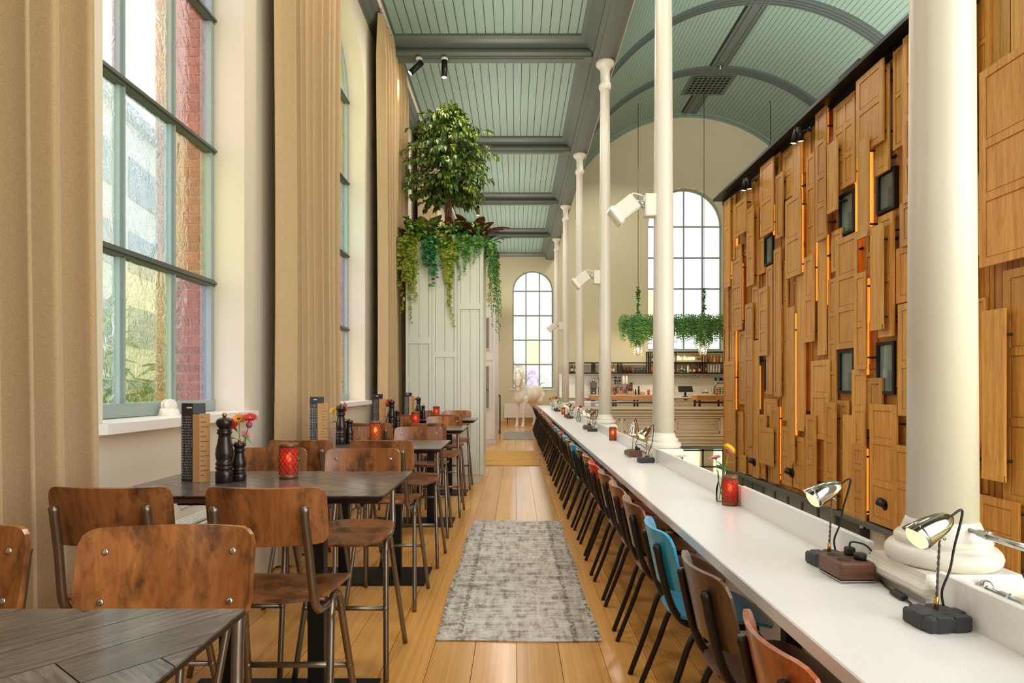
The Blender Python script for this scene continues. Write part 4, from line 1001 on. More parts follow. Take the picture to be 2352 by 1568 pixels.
# steel tension rods between the columns
for z, nm in ((.948, 'upper'), (.80, 'lower')):
    t = thing('tension_rod', '%s steel tension rod fixed to the nearest column base' % nm, 'rod', (0, 0, 0), 0, None)
    y0 = 1.94-.085 if z > .9 else 1.94-.165
    MB().cyl((1.325, y0+.012, z), (1.325, -.3, z), .007, 10).build('rod', steel, t)
    MB().lathe([(.02, 0), (.023, .006), (.02, .014), (.012, .018)], 16, aim((1.325, y0+.012, z), (0, -1, 0))).build('flange', steel, t)
    MB().cyl((1.325, y0-.05, z), (1.325, y0-.32, z), .0105, 10).cyl((1.325, y0-.08, z), (1.325, y0-.09, z), .013, 8).cyl((1.325, y0-.30, z), (1.325, y0-.315, z), .013, 8).build('turnbuckle', steel, t)
    m = MB()
    for ph in range(3): m.tube([(1.325+.006*math.cos(ph*2.1+i*.5), y0-.34-i*.012, z+.006*math.sin(ph*2.1+i*.5)) for i in range(40)], .0055, 5)
    m.build('wire_rope', steel, t)
# ------------------------------------------------------------------ rugs
def rugmat(name, c1, c2, c3, weft, warp, fine, border=None):
    """light ground c1, plaid patches c2, worn dark threads c3; weft/warp = patch sizes across and along"""
    t = NT(name); t.set(Roughness=.95); t.p.inputs['Specular IOR Level'].default_value = .1
    A = t.noise(t.coords((weft[0], weft[1], 1), False), 1.0, 4, .7); B = t.noise(t.coords((warp[0], warp[1], 1), False), 1.0, 4, .7)
    ad = t.new('Math', operation='ADD'); t.link(A, ad.inputs[0]); t.link(B, ad.inputs[1]); hf = t.new('Math', operation='MULTIPLY'); hf.inputs[1].default_value = .5; t.link(ad.outputs[0], hf.inputs[0])
    c = t.mix(c1, c2, t.ramp(hf.outputs[0], [(.40, (0, 0, 0)), (.50, (.28, .28, .28)), (.60, (.9, .9, .9))]))
    F = t.noise(t.coords((fine, fine*.25, 1), False), 1.0, 3, .8); G = t.noise(t.coords((fine*.25, fine, 1), False), 1.0, 3, .8)
    mu = t.new('Math', operation='MULTIPLY'); t.link(F, mu.inputs[0]); t.link(G, mu.inputs[1])
    c = t.mix(c, c3, t.ramp(mu.outputs[0], [(.14, (.5, .5, .5)), (.22, (0, 0, 0))]))
    if border:
        x0, hw, dark = border; v = t.coords((1, 1, 1), False); sp = t.new('SeparateXYZ'); t.link(v, sp.inputs[0])
        a1 = t.new('Math', operation='SUBTRACT'); a1.inputs[1].default_value = x0; t.link(sp.outputs[0], a1.inputs[0])
        a2 = t.new('Math', operation='ABSOLUTE'); t.link(a1.outputs[0], a2.inputs[0]); a3 = t.new('Math', operation='DIVIDE'); a3.inputs[1].default_value = hw; t.link(a2.outputs[0], a3.inputs[0])
        band = t.ramp(a3.outputs[0], [(.66, (0, 0, 0)), (.68, (.75, .75, .75)), (.73, (.75, .75, .75)), (.75, (.2, .2, .2)), (.94, (.25, .25, .25)), (.955, (.8, .8, .8))])
        wv = t.noise(t.coords((38, 30, 1), False), 1.0, 2, .5); k = t.mix(band, (0, 0, 0, 1), t.ramp(wv, [(.42, (.9, .9, .9)), (.58, (0, 0, 0))]))
        c = t.mix(c, dark, k)
    t.base(c); t.bump(mu.outputs[0], .6, .004); return t
def rug(label, x0, x1, y0, y1, mt, seed):
    m = MB(); rr = random.Random(seed); e = [.008*math.sin(k*.55+seed)+rr.uniform(-.002, .002) for k in range(60)]
    def g(u, v):
        j = int(v*24); return (x0+(x1-x0)*u+(e[j]*(1 if u in (0, 1) else .3)), y0+(y1-y0)*v+.01*math.sin(u*5+seed), .0075+.0012*math.sin(u*9+v*17))
    m.grid(g, 8, 24, .0065); o = m.build('rug', mt); return tag(o, label, 'rug')
r1 = rugmat('worn_grey_rug', srgb(232, 224, 212), srgb(138, 124, 110), srgb(96, 86, 84), (5, 17), (19, 4.5), 190, (.008, .446, srgb(92, 84, 78)))
rug('long worn grey runner rug with faded border in the middle of the aisle', -.437, .456, 3.385, 6.42, r1.m, 1)
rug('ochre striped rug across the aisle beyond the white partition', -.62, .435, 10.95, 13.5, rugmat('ochre_rug', srgb(222, 168, 92), srgb(150, 128, 84), srgb(190, 100, 48), (1.2, 16), (1, 9), 120).m, 2)
rug('small grey rug in front of the white horse', -.34, .50, 16.4, 19.3, rugmat('grey_rug', srgb(172, 164, 152), srgb(140, 134, 126), srgb(104, 100, 94), (5, 8), (9, 4), 90).m, 3)
# ------------------------------------------------------------------ curtains
def drape(label, y0, y1, seed, rail_label=None):
    rr = random.Random(seed); t = thing('curtain', label, 'curtain', (0, 0, 0), 0, 'floor-length beige curtains')
    L = y1-y0; nf = max(4, int(L/.165)); ph = [rr.uniform(-.8, .8) for _ in range(nf+2)]; am = [rr.uniform(.06, .12) for _ in range(nf+2)]
    def g(u, v):
        q = u*nf; i = int(min(q, nf-1e-6)); fr = q-i
        a = am[i]*(1-fr)+am[i+1]*fr; p = ph[i]*(1-fr)+ph[i+1]*fr
        s = abs(math.sin(PI*q+.25*p)); k = .5+.5*min(1, (1-v)*14)
        x = WX+.19+a*k*(2.1*s**.75-1)+.012*math.sin(v*5+u*3)
        y = y0+L*u+.03*math.sin(2*PI*q*1.0+p+1.2)*k+(.5-u)*L*.05*math.sin(v*2.2)
        return (x, y, .015+v*6.255)
    MB().grid(g, nf*14, 22, .004).build('cloth', curtain, t)
    m = MB()
    for i in range(nf*2+1): m.box(WX+.185, WX+.215, y0+L*i/(nf*2)-.006, y0+L*i/(nf*2)+.006, 6.24, 6.30)
    tag(m.build('hooks', steel, t), kind='stuff'); return t
dr_ = [(.6, 2.66, 'beige pleated curtain at the left edge, nearest the camera'), (4.72, 6.1, 'beige pleated curtain between the first and second tall windows'), (8.22, 9.85, 'beige pleated curtain gathered beside the potted fig tree'), (11.75, 13.5, 'beige curtain mostly hidden by the white partition'), (15.4, 17.1, 'beige curtain far back behind the partition')]
for i, (a, b, l) in enumerate(dr_[:4]): drape(l, a, b, i+3)
tag(MB().box(WX+.19, WX+.225, -1.6, EY-.2, 6.30, 6.335).build('curtain_rail', white_paint), 'white curtain rail along the left edge of the green ceiling', 'rail')
# heater covers, sockets below the windows
for k in range(1, 4):
    y = WINY[k]; t = thing('heater_cover', 'cream convector casing with a slotted top under the %s tall window' % ['', 'first', 'second', 'third'][k], 'heater', (0, 0, 0), 0, 'convector casings')
    MB().box(WX+.001, WX+.16, y-.9, y+1.25, .02, .585, c=.004).build('casing', plaster, t)
    MB().box(WX+.02, WX+.14, y-.9, y+1.25, .585, .59).build('slot_rail', beam_paint, t)
    for q in range(5): MB().box(WX+.02+q*.024, WX+.034+q*.024, y-.9, y+1.25, .59, .603).build('slat', lilac_white, t)
for y in (3.72, 3.83):
    m = MB(); M = TM((WX, y, .70)); m.box(0, .012, -.045, .045, -.045, .045, M, c=.003); o = m.build('wall_socket', white_paint); tag(o, 'white double socket on the wall below the window sill, %s half' % ('near' if y < 3.8 else 'far'), 'socket')
    MB().lathe([(.026, .0), (.026, .0005), (.021, .0005), (.02, -.0), (0, 0)], 16, aim((WX+.0125, y, .70), (1, 0, 0)), cap=False).build('socket_ring', lilac_white, o)
t = thing('sill_lamp', 'small white cone device with round twin dials on the nearest window sill', 'device', (WX-.13, 3.80, 1.195), 1.1); t.scale = (.78,)*3
MB().lathe([(.078, 0), (.078, .004), (.063, .055), (.0, .056)], 24).build('base', porcelain, t)
for s in (-1, 1): MB().lathe([(.052, 0), (.052, .012), (.046, .018), (0, .018)], 22, TM((0, s*.014, .075), (PI/2*(-s), 0, 0))).build('dial', porcelain, t)
# ceiling spotlights
def spot(label, loc, d, L=.26):
    t = thing('ceiling_spotlight', label, 'spotlight', loc, 0, 'black ceiling spotlights')
    MB().lathe([(.05, 0), (.05, -.02), (.03, -.03)], 18).build('mount', white_paint, t)
    MB().cyl((0, 0, -.02), (0, 0, -.09), .009, 8).build('stem', black, t)
    c = Vector((0, 0, -.10)); d = Vector(d).normalized(); p = c+d*(.18)
    MB().cyl(c-d*.06, p, .042, 18).build('tube', black, t)
    MB().lathe([(.035, 0), (0, .001)], 16, aim(p+d*.001, d)).build('lens', spot_face, t)
    lamp('spot_beam', 'SPOT', Vector(loc)+p+d*.03, 55, (1, .72, .45), .03, d.to_track_quat('-Z', 'Y').to_euler(), math.radians(50)); return t
spot('tilted black ceiling spotlight on the beam beside the curtain', (-1.40, 9.16, ZB-.012), (-.75, -.1, -.75))
spot('straight black ceiling spotlight on the beam above the tables', (-1.03, 9.16, ZB-.012), (-.02, 0, -1))
spot('black spotlight on a farther ceiling beam behind the fig tree', (-.98, 16.5, ZB-.012), (0, 0, -1))
# white loudspeakers on the columns
def speaker(label, col):
    t = thing('loudspeaker', label, 'speaker', (CX, COLY[1+col], 2.95), 0, 'white column loudspeakers')
    MB().box(-.17, -.07, -.05, .05, -.08, .12, c=.008).build('mount', white_paint, t)
    M = TM((-.30, 0, .02), (0, math.radians(-38), 0))
    m = MB(); m.box(-.14, .06, -.07, .07, -.075, .075, M, c=.012); m.build('cabinet', white_paint, t)
    MB().box(-.185, -.125, -.08, .08, -.088, .088, M, c=.014).build('grille', porcelain, t)
    MB().box(-.187, -.184, -.008, .008, -.03, -.018, M).build('badge', steel, t)
    MB().cyl((-.24, 0, .06), (-.15, 0, .03), .022, 10).cyl((-.2, 0, .03), (-.16, 0, .0), .016, 8).build('bracket', steel, t)
    MB().tube(bez([(-.17, 0, .10), (-.22, 0, .12), (-.27, 0, .13), (-.28, 0, .10)], 6), .007, 6).build('cable', white_paint, t); return t
for c, nm in ((1, 'second'), (2, 'third'), (4, 'fifth')): speaker('white loudspeaker tilted down on the %s column from the camera' % nm, c)
# spotlights and knobs on the timber wall
for y, z, nm in ((11.13, 5.85, 'right-hand'), (13.6, 5.78, 'left-hand')):
    t = thing('wall_spotlight', 'pair of black tube spotlights high on the timber wall, %s pair' % nm, 'spotlight', (XR-.17, y, z), 0, 'spotlight pairs on the timber wall'); t.scale = (.9, .62, .62)
    MB().lathe([(.07, 0), (.07, .03), (.05, .04)], 16, aim((.03, -.18, .03), (-1, 0, 0))).build('mount', black, t)
    MB().cyl((-.0, -.18, .03), (-.14, .0, .0), .025, 8).build('arm', black, t)
    for yy, dx in ((0, .1), (.16, -.1)):
        o = MB().cyl((-.14, yy, .16), (-.14+dx*.5, yy+.05, -.22), .06, 14).build('tube', black, t)
        MB().lathe([(.05, 0), (0, .001)], 12, aim((-.14+dx*.5, yy+.05, -.221), (dx*.5, .05, -.4))).build('lens', spot_face, o)
for i, (y, z) in enumerate(((13.75, -.27), (11.9, -.25), (8.87, -.29))):
    t = thing('wall_swivel_camera', '%s black round fitting low on the timber wall' % ['farthest', 'middle', 'nearest'][i], 'fitting', (XR-.13+.02, y, z), 0, 'round black fittings on the timber wall'); t.scale = (.72, .72, .72)
    MB().lathe([(.12, 0), (.12, .03), (.10, .05), (.0, .05)], 20, aim((.04, 0, 0), (-1, 0, 0))).build('plate', black, t)
    MB().lathe([(.085, 0), (.085, .12), (.07, .15), (0, .15)], 20, aim((0, 0, .02), (-.8, .3, .35))).build('cup', black_soft, t)
    MB().lathe([(.04, 0), (.03, .004), (0, .004)], 14, aim((-.12, .045, .072), (-.8, .3, .35))).build('lens', steel, t)
# ------------------------------------------------------------------ white partition with greenery
PX0, PX1, PY0, PY1, PZ = -1.56, -.463, 8.96, 9.82, 3.44
pt = thing('white_partition', 'tall white panelled partition standing behind the farthest table', 'partition', (0, 0, 0))
MB().box(PX0+.01, PX1-.01, PY0+.02, PY1, .11, PZ-.01).build('core', pale_paint, pt)
MB().box(PX0, PX1-.03, PY0+.03, PY1, 0, .11).build('plinth', white_paint, pt)
def pboard(x0, x1, z0, z1, d=.018, nm='board'): MB().box(x0+.0015, x1-.0015, PY0+.02-d, PY0+.021, z0, z1, c=.002).build(nm, pale_paint, pt)
xs = [PX0, -1.185, -.827, PX1]; rails = [(1.98, 2.07), (1.79, 1.87), (2.47, 2.55)]
for i in range(3):
    a, b = xs[i], xs[i+1]; (r0, r1) = rails[i]; mid = (a+b)/2
    s = .045
    for (z0, z1) in ((.12, r0), (r1, PZ)):
        pboard(a, a+s, z0, z1, .022); pboard(b-s, b, z0, z1, .022)
        pboard(a+s+.004, mid-.002, z0, z1, .012); pboard(mid+.002, b-s-.004, z0, z1, .012)
    pboard(a, b, r0, r1, .024, 'rail')
for j in range(4):
    y0 = PY0+.02+j*.2; MB().box(PX1-.011, PX1+.006, y0+.002, y0+.198, .12, PZ, c=.002).build('board', pale_paint, pt)
MB().box(PX0+.05, PX1-.05, PY0+.06, PY1-.06, PZ-.02, PZ+.02).build('soil_tray', black_soft, pt)
# second partition with framed pictures
p2 = thing('picture_partition', 'white panelled partition with framed pictures, farther down the aisle', 'partition', (0, 0, 0))
MB().box(-1.7, -.49, 14.92, 18.2, 0, 3.35).build('core', lilac_white, p2)
MB().box(-1.7, -.482, 14.9, 14.93, 0, .12).build('plinth', white_paint, p2)
for z0, z1 in ((.2, 2.0), (2.08, 3.3)):
    for x0, x1 in ((-.535, -.49), (-1.1, -1.06)): MB().box(x0, x1, 14.9, 14.93, z0, z1).build('stile', lilac_white, p2)
for z in (.13, 2.0, 3.28): MB().box(-1.1, -.49, 14.9, 14.93, z, z+.08).build('rail', lilac_white, p2)
for z0, z1, nm in ((2.25, 3.02, 'upper'), (.85, 1.88, 'lower')):
    t = thing('framed_picture', 'grey picture in a thin white frame, %s one on the far white partition' % nm, 'picture', (-.82, 14.895, (z0+z1)/2), 0)
    h = (z1-z0)/2
    m = MB(); m.box(-.22, -.195, -.02, 0, -h, h); m.box(.195, .22, -.02, 0, -h, h); m.box(-.195, .195, -.02, 0, -h, -h+.025); m.box(-.195, .195, -.02, 0, h-.025, h); m.build('frame', white_paint, t)
    pm = MATS.get('grey_print') or plain('grey_print', srgb(150, 142, 128), .4, vary=.15, nscale=6)
    o = MB().box(-.195, .195, -.008, 0, -h+.025, h-.025).build('print', pm, t)
    if nm == 'lower':
        m = MB()
        for k in range(5): m.tube([(.19, -.01, -.1), (.10-.02*k, -.01, .05+.05*(k-2))], .003, 4)
        m.build('drawn_stems', dark_line, t); MB().ball((.13, -.01, .22), (.018, .003, .015), 8, 5).ball((.16, -.01, .1), (.012, .003, .012), 8, 5).build('drawn_blossoms', petal['pink'], t)
t = thing('host_stand', 'narrow black metal stand with glass shelves beyond the picture partition', 'stand', (-.58, 18.75, 0), 0)
m = MB()
for y in (-.3, .3):
    for x in (-.12, .12): m.box(x-.012, x+.012, y-.012, y+.012, 0, 1.12)
for z in (.05, 1.1): m.box(-.13, .13, -.31, .31, z, z+.025)
m.build('frame', black, t); MB().box(-.11, .11, -.29, .29, .55, .56).build('glass_shelf', vase_glass, t)
MB().box(-.13, .13, -.3, .3, 1.125, 1.14).lathe([(.03, 1.14), (.03, 1.2), (0, 1.21)], 10, TM((0, -.1, 0))).lathe([(.03, 1.14), (.03, 1.22), (0, 1.23)], 10, TM((0, .1, 0))).build('tray', black_soft, t)
# ------------------------------------------------------------------ plants on the partition
rr = random.Random(11)
def rv(s=1): return Vector((rr.uniform(-1, 1), rr.uniform(-1, 1), rr.uniform(-1, 1)))*s
def env(z):
    ks = [(3.98, .22), (4.2, .46), (4.45, .62), (4.7, .55), (4.95, .62), (5.15, .52), (5.33, .36), (5.47, .1)]
    for (a, ra), (b, rb) in zip(ks, ks[1:]):
        if a <= z <= b: return ra+(rb-ra)*(z-a)/(b-a)
    return .1
FX, FY = -1.0, 9.38
t = thing('weeping_fig', 'bushy weeping fig tree growing on top of the white partition', 'tree', (FX, FY, PZ+.02))
m = MB()
for k in range(7):
    a = k*.9; m.tube(bez([(.05*math.cos(a), .05*math.sin(a), -.02), (.035*math.cos(a+1), .035*math.sin(a+1), .3), (.04*math.cos(a+2), .04*math.sin(a+2), .6), (.03*math.cos(a+3), .03*math.sin(a+3), 1.1), (.02*math.cos(a+4), .02*math.sin(a+4), 1.7)], 5), [.022-.0008*i for i in range(21)], 6)
m.build('trunk', bark, t)
mg, my, mt_ = MB(), MB(), MB()
for k in range(380):
    z = rr.uniform(4.08, 5.44); a = rr.uniform(0, 2*PI); r_ = env(z)*(rr.uniform(.4, 1.0) if rr.random() < .8 else rr.uniform(1.0, 1.25))
    s = Vector((0, 0, z-PZ-.1)); e = Vector((r_*math.cos(a), r_*math.sin(a)*.9, z-PZ-.02-.12*r_+rr.uniform(-.06, .1)))
    md = s.lerp(e, .55)+Vector((0, 0, .10)); pts = bez([s, md, e], 6); mt_.tube(pts[3:], .003, 4, False)
    ylw = rr.random() < .13
    for i in range(4, len(pts)):
        for q in range(2 if i < len(pts)-1 else 3):
            d = (pts[i]-pts[i-1]).normalized()*.7+rv(.75)+Vector((0, 0, -.35))
            (my if ylw and rr.random() < .7 else mg).leaf(pts[i], d, (rr.uniform(-.4, .4), rr.uniform(-.4, .4), 1), rr.uniform(.075, .115), rr.uniform(.036, .05), .25)
mt_.build('twigs', bark, t)['kind'] = 'stuff'
mg.build('foliage', LG['ficus'], t)['kind'] = 'stuff'; my.build('yellow_foliage', LG['lime'], t)['kind'] = 'stuff'
def strand(mb, p, length, lsz, drift=(0, 0), seed=0, out=(0, -1)):
    r2 = random.Random(seed); pts = [Vector(p)]; L = 0; d = Vector((out[0]*.7, out[1]*.7, .25))
    while L < length:
        d = (d*.6+Vector((drift[0], drift[1], -1))*.4+Vector((r2.uniform(-.12, .12), r2.uniform(-.08, .08), 0))).normalized(); pts.append(pts[-1]+d*lsz*.55); L += lsz*.55*max(.2, -d.z)
    mb.tube(pts, .0022, 4, False)
    for i, q in enumerate(pts[1:]):
        for k in range(2):
            a = r2.uniform(0, 2*PI); dd = Vector((math.cos(a)*.8+out[0]*.3, math.sin(a)*.5+out[1]*.5, r2.uniform(-.8, .25)))
            taper = 1-.45*(i/len(pts)); L_ = lsz*r2.uniform(.7, 1.15)*taper
            mb.leaf(q, dd, (out[0], out[1], .5), L_, L_*.85, .2)
def ivy(label, mt, spots, lsz, group='trailing plants on the partition', loc=None, nm='trailing_ivy'):
    t = thing(nm, label, 'plant', loc or (0, 0, 0), 0, group)
    for i, (x, y, z, L, dx, out) in enumerate(spots):
        m = MB(); 
        for q in range(4): strand(m, (x+rr.uniform(-.05, .05), y+rr.uniform(-.02, .02), z), L*(1 if q == 0 else rr.uniform(.35, .9)), lsz, (dx, 0), rr.randint(0, 9999), out)
        m.build('ivy_strand', MATS[mt.name], t)['kind'] = 'stuff'
    return t
F0 = (0, -1); YF = PY0+.02
ivy('long yellow-green trailing ivy at the left corner of the partition', LG['lime'], [(-1.60, YF, 3.5, 1.05, 0, (-.4, -.9)), (-1.54, YF, 3.52, .8, 0, F0), (-1.46, YF, 3.5, 1.2, .0, F0), (-1.43, YF, 3.46, .65, 0, F0)], .065)
ivy('dark green large-leaved trailing plant left of centre on the partition', LG['deep'], [(-1.25, YF, 3.5, .55, .03, F0), (-1.19, YF, 3.52, .72, 0, F0), (-1.14, YF, 3.45, .4, 0, F0)], .1)
ivy('lime trailing ivy in the middle of the partition front', LG['lime'], [(-1.02, YF, 3.55, .7, .0, F0), (-.97, YF, 3.52, 1.28, .06, F0), (-.93, YF, 3.5, .95, .03, F0), (-.88, YF, 3.52, .55, 0, F0)], .06)
ivy('variegated small-leaved ivy right of centre on the partition', LG['ivy'], [(-.86, YF, 3.5, .45, 0, F0), (-.80, YF, 3.52, .62, .03, F0), (-.74, YF, 3.5, .5, 0, F0), (-.67, YF, 3.52, .46, 0, F0), (-.6, YF, 3.5, .36, 0, F0), (-.55, YF, 3.52, .4, 0, F0), (-.5, YF, 3.5, .3, 0, F0)], .05)
ivy('long dense ivy hanging down the aisle corner of the partition', LG['ivy'], [(-.43, 9.05, 3.5, .95, .0, (1, -.2)), (-.40, 9.2, 3.52, 1.25, .02, (1, 0)), (-.39, 9.35, 3.5, 1.3, .06, (1, 0)), (-.40, 9.5, 3.52, 1.0, .05, (1, 0)), (-.42, 9.12, 3.5, .7, 0, (1, -.3)), (-.38, 9.65, 3.5, 1.4, .07, (1, 0))], .055)
ivy('green ivy at the far end of the aisle side of the partition', LG['deep'], [(-.42, 9.72, 3.5, .5, 0, (1, 0)), (-.42, 9.58, 3.5, .6, 0, (1, 0)), (-.42, 9.42, 3.5, .55, 0, (1, 0))], .08)
t = thing('ground_cover_plant', 'mound of light and dark green foliage along the top edge of the partition', 'plant', (0, 0, 0), 0, None)
for mtn, n, sz in (('ivy', 520, .075), ('lime', 420, .08), ('deep', 320, .10), ('fern', 320, .085)):
    m = MB()
    for k in range(n):
        x = rr.uniform(PX0, PX1+.06); 
        if mtn == 'lime': x = PX0+(x-PX0)*.65
        p = Vector((x, rr.uniform(PY0-.12, PY1), PZ+.02+rr.uniform(-.12, .24))); m.leaf(p, rv()+Vector((0, -.5, .3)), (0, -.5, 1), sz*rr.uniform(.8, 1.3), sz*.8, .2)
    m.build('foliage', LG[mtn], t)['kind'] = 'stuff'
def bigplant(label, mt, cx, cy, n, L, Wd, spread, seed, tilt=.6, side=0):
    r2 = random.Random(seed); t = thing('leafy_plant', label, 'plant', (cx, cy, PZ+.03), 0, 'leafy plants on the partition')
    for k in range(n):
        a = 2*PI*k/n+r2.uniform(-.3, .3); d = Vector((math.cos(a)*spread+side, math.sin(a)*spread-.15, tilt+r2.uniform(-.25, .35))).normalized(); l_ = L*r2.uniform(.75, 1.15)
        m = MB(); b = d*.12; m.tube([(0, 0, -.02), b*.5+Vector((0, 0, .03)), b], .004, 4)
        sd = d.cross(Vector((0, 0, 1))).normalized()
        def g(u, v, d=d, sd=sd, b=b, l_=l_):
            w_ = Wd*math.sin(PI*min(1, v*.92+.06))**.8*(u-.5); p = b+d*l_*v+sd*w_-Vector((0, 0, 1))*(l_*.35*v*v)+Vector((0, 0, abs(u-.5)*.12*Wd*4*.3)); return p
        m.grid(g, 4, 7, .0012); m.build('leaf', mt, t)
bigplant('striped calathea with yellow-green leaves left of the fig trunk', LG['stripe'], -1.3, 9.25, 10, .46, .17, .55, 1, 1.0)
bigplant('second striped leafy plant behind the fig trunk, right', LG['stripe'], -.78, 9.42, 8, .44, .14, .5, 2, 1.0)
bigplant('dark maroon leafy plant at the right end of the partition top', LG['maroon'], -.62, 9.25, 12, .50, .16, .75, 3, .7, .35)
bigplant('red-brown leafy plant in front of the fig trunk', LG['maroon'], -.95, 9.15, 7, .36, .13, .6, 4, .9)
bigplant('fine fern with arching fronds at the right end of the partition', LG['deep'], -.5, 9.55, 8, .36, .09, .8, 5, .5, .3)
bigplant('upright pale leaves at the left end of the partition top', LG['lime'], -1.48, 9.4, 8, .38, .13, .5, 6, .9, -.3)
# ------------------------------------------------------------------ horse
def capsules(chains):
    m = MB()
    for ch in chains:
        for (p, r) in ch: m.ball(p, r, 14, 10)
        for (p, r), (q, s) in zip(ch, ch[1:]):
            r_, s_ = (min(r) if hasattr(r, '__len__') else r), (min(s) if hasattr(s, '__len__') else s); n = 5
            for i in range(1, n):
                f = i/n; c = Vector(p).lerp(Vector(q), f); m.ball(c, r_+(s_-r_)*f, 12, 8)
    return m
th = thing('horse_statue', 'life-size white painted horse statue standing before the end window', 'horse', (.42, 22.05, 0), math.radians(-122))
hd = Vector((.86, .5, 0)); sd = Vector((-.5, .86, 0)); pol = Vector((.74, .07, 1.74))
head = [(tuple(pol), .105), (tuple(pol+hd*.07-Vector((0, 0, .12))), .108), (tuple(pol+hd*.12-Vector((0, 0, .26))), .082), (tuple(pol+hd*.155-Vector((0, 0, .40))), .066), (tuple(pol+hd*.165-Vector((0, 0, .46))), .062)]
chains = [
 [((-.66, 0, 1.17), (.24, .25, .26)), ((-.42, 0, 1.16), .28), ((-.1, 0, 1.10), (.3, .29, .30)), ((.22, 0, 1.12), (.3, .27, .31)), ((.46, 0, 1.12), (.2, .24, .27)), ((.56, 0, 1.02), (.15, .2, .2))],
 [((.42, 0, 1.26), .22), ((.56, .02, 1.42), .17), ((.66, .05, 1.58), .135), (tuple(pol), .105)], head]
for s in (-1, 1):
    chains.append([((.44, s*.15, .98), .13), ((.44, s*.145, .80), .10), ((.47, s*.13, .62), .072), ((.48, s*.125, .46), .062), ((.48, s*.125, .28), .043), ((.485, s*.125, .14), .048), ((.52, s*.125, .06), .052)])
    chains.append([((-.66, s*.12, 1.06), .2), ((-.56, s*.15, .86), .14), ((-.62, s*.14, .70), .09), ((-.74, s*.13, .54), .066), ((-.71, s*.13, .34), .046), ((-.68, s*.13, .15), .048), ((-.64, s*.13, .06), .052)])
m = capsules(chains)
for s in (-1, 1):
    m.ball(pol+hd*.075+sd*s*.085-Vector((0, 0, .13)), .034, 10, 6); m.ball(pol+hd*.19+sd*s*.035-Vector((0, 0, .42)), .026, 8, 6); m.ball(pol+hd*.1+sd*s*.05-Vector((0, 0, .2)), (.06, .05, .07), 10, 6)
body = m.build('body', horse_white, th)
md = body.modifiers.new('r', 'REMESH'); md.mode = 'VOXEL'; md.voxel_size = .02; md.use_smooth_shade = True
sm = body.modifiers.new('s', 'SMOOTH'); sm.iterations = 6; sm.factor = .5
bpy.context.view_layer.update(); dg = bpy.context.evaluated_depsgraph_get(); me = bpy.data.meshes.new_from_object(body.evaluated_get(dg)); body.modifiers.clear(); body.data = me
for p in me.polygons: p.use_smooth = True
for s in (-1, 1):
    m = MB(); e0 = pol+sd*s*.062+Vector((0, 0, .07)); m.add([e0+sd*s*.028, e0-sd*s*.028, e0+hd*.03, e0-hd*.03+Vector((0, 0, .0)), e0+sd*s*.012+Vector((0, 0, .135))], [(0, 2, 4), (2, 1, 4), (1, 3, 4), (3, 0, 4), (0, 3, 1, 2)], True); m.build('ear', horse_white, th)
    MB().ball(pol+hd*.082+sd*s*.108-Vector((0, 0, .13)), .017, 8, 6).build('eye', mill_black, th)
    for x, y in ((.53, s*.125), (-.63, s*.13)): MB().lathe([(.07, 0), (.066, .03), (.054, .075), (0, .08)], 14, TM((x, y, 0))).build('hoof', porcelain, th)
m = MB()
for k in range(14):
    f = k/13; p = Vector((.36, 0, 1.46)).lerp(pol+Vector((-.06, 0, .08)), f); m.ball(p+Vector((-.02, .02, 0)), (.05, .028, .075), 8, 6)
m.build('mane', horse_white, th)
MB().tube(bez([(-.84, 0, 1.30), (-.93, 0, 1.33), (-1.0, 0, 1.15), (-.99, 0, .85), (-.95, 0, .5)], 6), [.04]+[.045+.02*math.sin(PI*i/23) for i in range(22)]+[.02, .01], 10).build('tail', horse_white, th)
m = MB()
for s in (-1, 1): m.tube([pol+hd*.19+sd*s*.05-Vector((0, 0, .40)), pol+hd*.06+sd*s*.108-Vector((0, 0, .22)), pol+sd*s*.1+Vector((0, 0, .03))], .007, 5)
m.tube([pol+hd*.215+sd*-.05-Vector((0, 0, .34)), pol+hd*.23-Vector((0, 0, .34)), pol+hd*.215+sd*.05-Vector((0, 0, .34))], .007, 5)
m.build('bridle', LG['maroon'], th)
t = thing('radiator', 'flat white panel radiator on the end wall behind the horse', 'radiator', (0, EY, 0)); MB().box(-.42, .92, -.10, -.02, .22, .75, c=.01).build('panel', lilac_white, t); MB().cyl((.85, -.06, .1), (.85, -.06, .22), .015, 8).cyl((-.3, -.03, .0), (-.3, -.03, .25), .012, 8).build('pipe', black, t)
# ------------------------------------------------------------------ parapet of the far gallery and the bar
PYB = 18.95
pp = thing('parapet', 'cream panelled parapet of the far gallery below the bar', 'parapet', (0, 0, 0))
cream = plain('cream_panelling', srgb(222, 206, 178), .5, vary=.01)
MB().box(1.45, 9.6, PYB, PYB+.22, -.38, .74).build('core', cream, pp)
for z0, z1, d in ((.70, .78, .16), (.61, .66, .11), (.50, .54, .07), (.44, .47, .06), (-.10, -.05, .07), (-.17, -.13, .13), (-.30, -.26, .07), (-.38, -.35, .11)):
    MB().box(1.45, 9.6, PYB-d, PYB, z0, z1, c=.006).build('moulding', cream, pp)
x = 1.7
while x < 9:
    a, b, z0, z1 = x+.06, x+1.42, .02, .40
    m = MB()
    for q, w_ in ((0, .03), (.11, .02)):
        m.box(a+q, b-q, PYB-.05, PYB, z0+q, z0+q+w_); m.box(a+q, b-q, PYB-.05, PYB, z1-q-w_, z1-q); m.box(a+q, a+q+w_, PYB-.05, PYB, z0+q, z1-q); m.box(b-q-w_, b-q, PYB-.05, PYB, z0+q, z1-q)
    m.build('panel_moulding', cream, pp)
    MB().box(x-.06, x+.03, PYB-.04, PYB, -.05, .44).build('pilaster', cream, pp); x += 1.5
